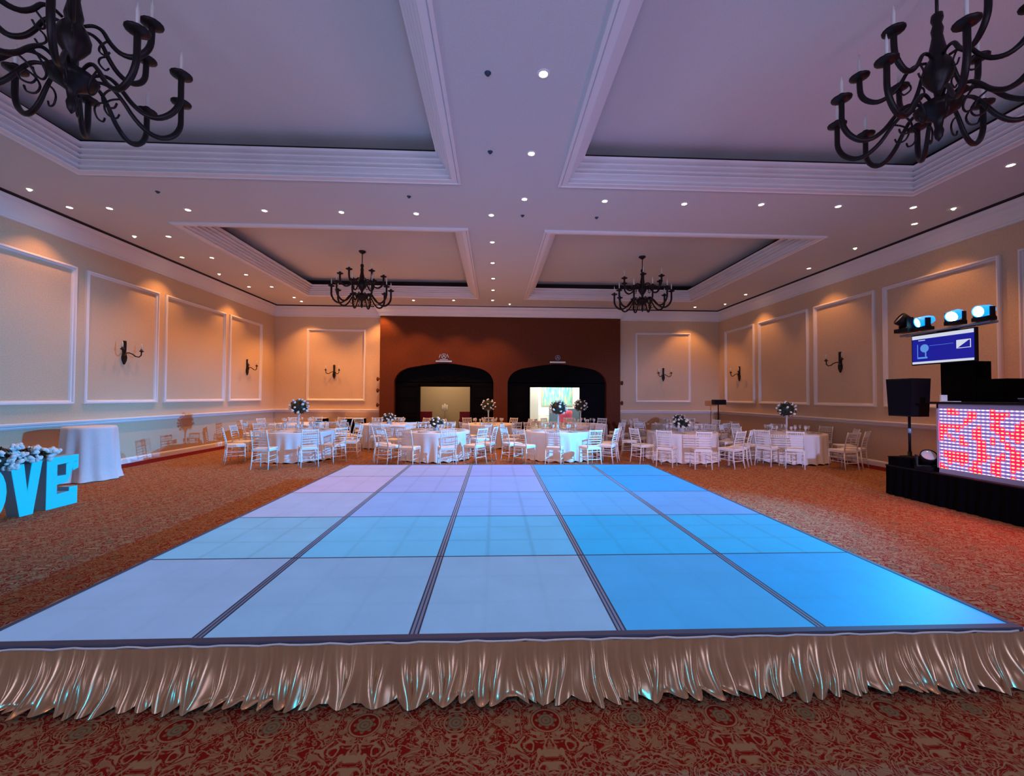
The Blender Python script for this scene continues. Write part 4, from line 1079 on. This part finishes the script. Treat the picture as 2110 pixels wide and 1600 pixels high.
def painting():
    m = mat('abstract_canvas', rough=0.6); g = NG(m); b = m.node_tree.nodes['Principled BSDF']
    tc = g.n('ShaderNodeTexCoord'); mp = g.n('ShaderNodeMapping'); g.put(mp.inputs[0], tc.outputs['Object']); mp.inputs['Scale'].default_value = (9, 1, 1.6)
    n = g.noise(mp.outputs[0], 1.4, 4, 0.5); r = g.n('ShaderNodeValToRGB'); g.put(r.inputs[0], n)
    el = r.color_ramp.elements; el[0].position = 0.32; el[0].color = (0.05,0.35,0.38,1); el[1].position = 0.72; el[1].color = (0.75,0.78,0.25,1)
    e_ = el.new(0.45); e_.color = (0.15,0.55,0.50,1); e_ = el.new(0.58); e_.color = (0.35,0.62,0.40,1)
    g.put(b.inputs['Base Color'], r.outputs[0]); return m
MB().box(-0.76, 0.76, -0.04, -0.03, -0.46, 0.46).obj('canvas', painting(), pa)
cs_ = thing('console_table', 'white console table under the foyer painting', 'table', (2.7, 18.5, 0))
MB().box(-0.9, 0.9, -0.25, 0.25, 0.74, 0.80).obj('tabletop', M_fwhite, cs_)
for q in (-0.85, 0.77):
    for r in (-0.22, 0.16): MB().box(q, q+0.07, r, r+0.07, 0, 0.74).obj('leg', M_fwhite, cs_)
so = thing('sofa', 'slate blue sofa back under the foyer painting', 'sofa', (3.3, 18.0, 0))
MB().box(-0.75, 0.75, -0.2, 0.2, 0.15, 0.5).obj('seat', mat('slate_fabric', (0.10,0.16,0.22), 0.8), so); MB().box(-0.75, 0.75, 0.1, 0.25, 0.5, 1.12).obj('backrest', mat('slate_fabric_back', (0.10,0.16,0.22), 0.8), so)
for q in (-0.7, 0.64): MB().box(q, q+0.06, -0.15, 0.2, 0, 0.15).obj('leg', M_blackp, so)
pk = thing('tub_chair', 'pink and white tub chair beyond the right doorway', 'armchair', (3.15, 17.2, 0), 0.5)
mb = MB(); V = []; F = []; N = 18
for (z, r) in ((0.38, 0.26), (0.6, 0.31), (0.85, 0.36), (1.08, 0.36)):
    for k in range(N):
        a = PI*0.95*k/(N-1) + 0.05; V.append((r*math.cos(a)*1.0, -r*math.sin(a), z - (0.28*(abs(k-(N-1)/2)/((N-1)/2))**2 if z > 1 else 0)))
for i in range(3):
    for k in range(N-1): F.append((i*N+k, i*N+k+1, (i+1)*N+k+1, (i+1)*N+k))
mb.add(V, F, True); o = mb.obj('backrest', M_pink, pk); md = o.modifiers.new('solid', 'SOLIDIFY'); md.thickness = 0.05
MB().lathe([(0,0.36),(0.30,0.36),(0.31,0.44),(0.27,0.48),(0,0.48)], n=20).obj('seat', M_fwhite, pk)
for a in (0.8, 2.3, 3.9, 5.4): MB().tube([(0.2*math.cos(a),0.2*math.sin(a),0.36),(0.26*math.cos(a),0.26*math.sin(a),0)], 0.015, 6).obj('leg', M_chrome, pk)
struct(MB().box(1.1, 1.95, 17.6, 17.9, 0, 3.2).obj('column', M_fwhite))
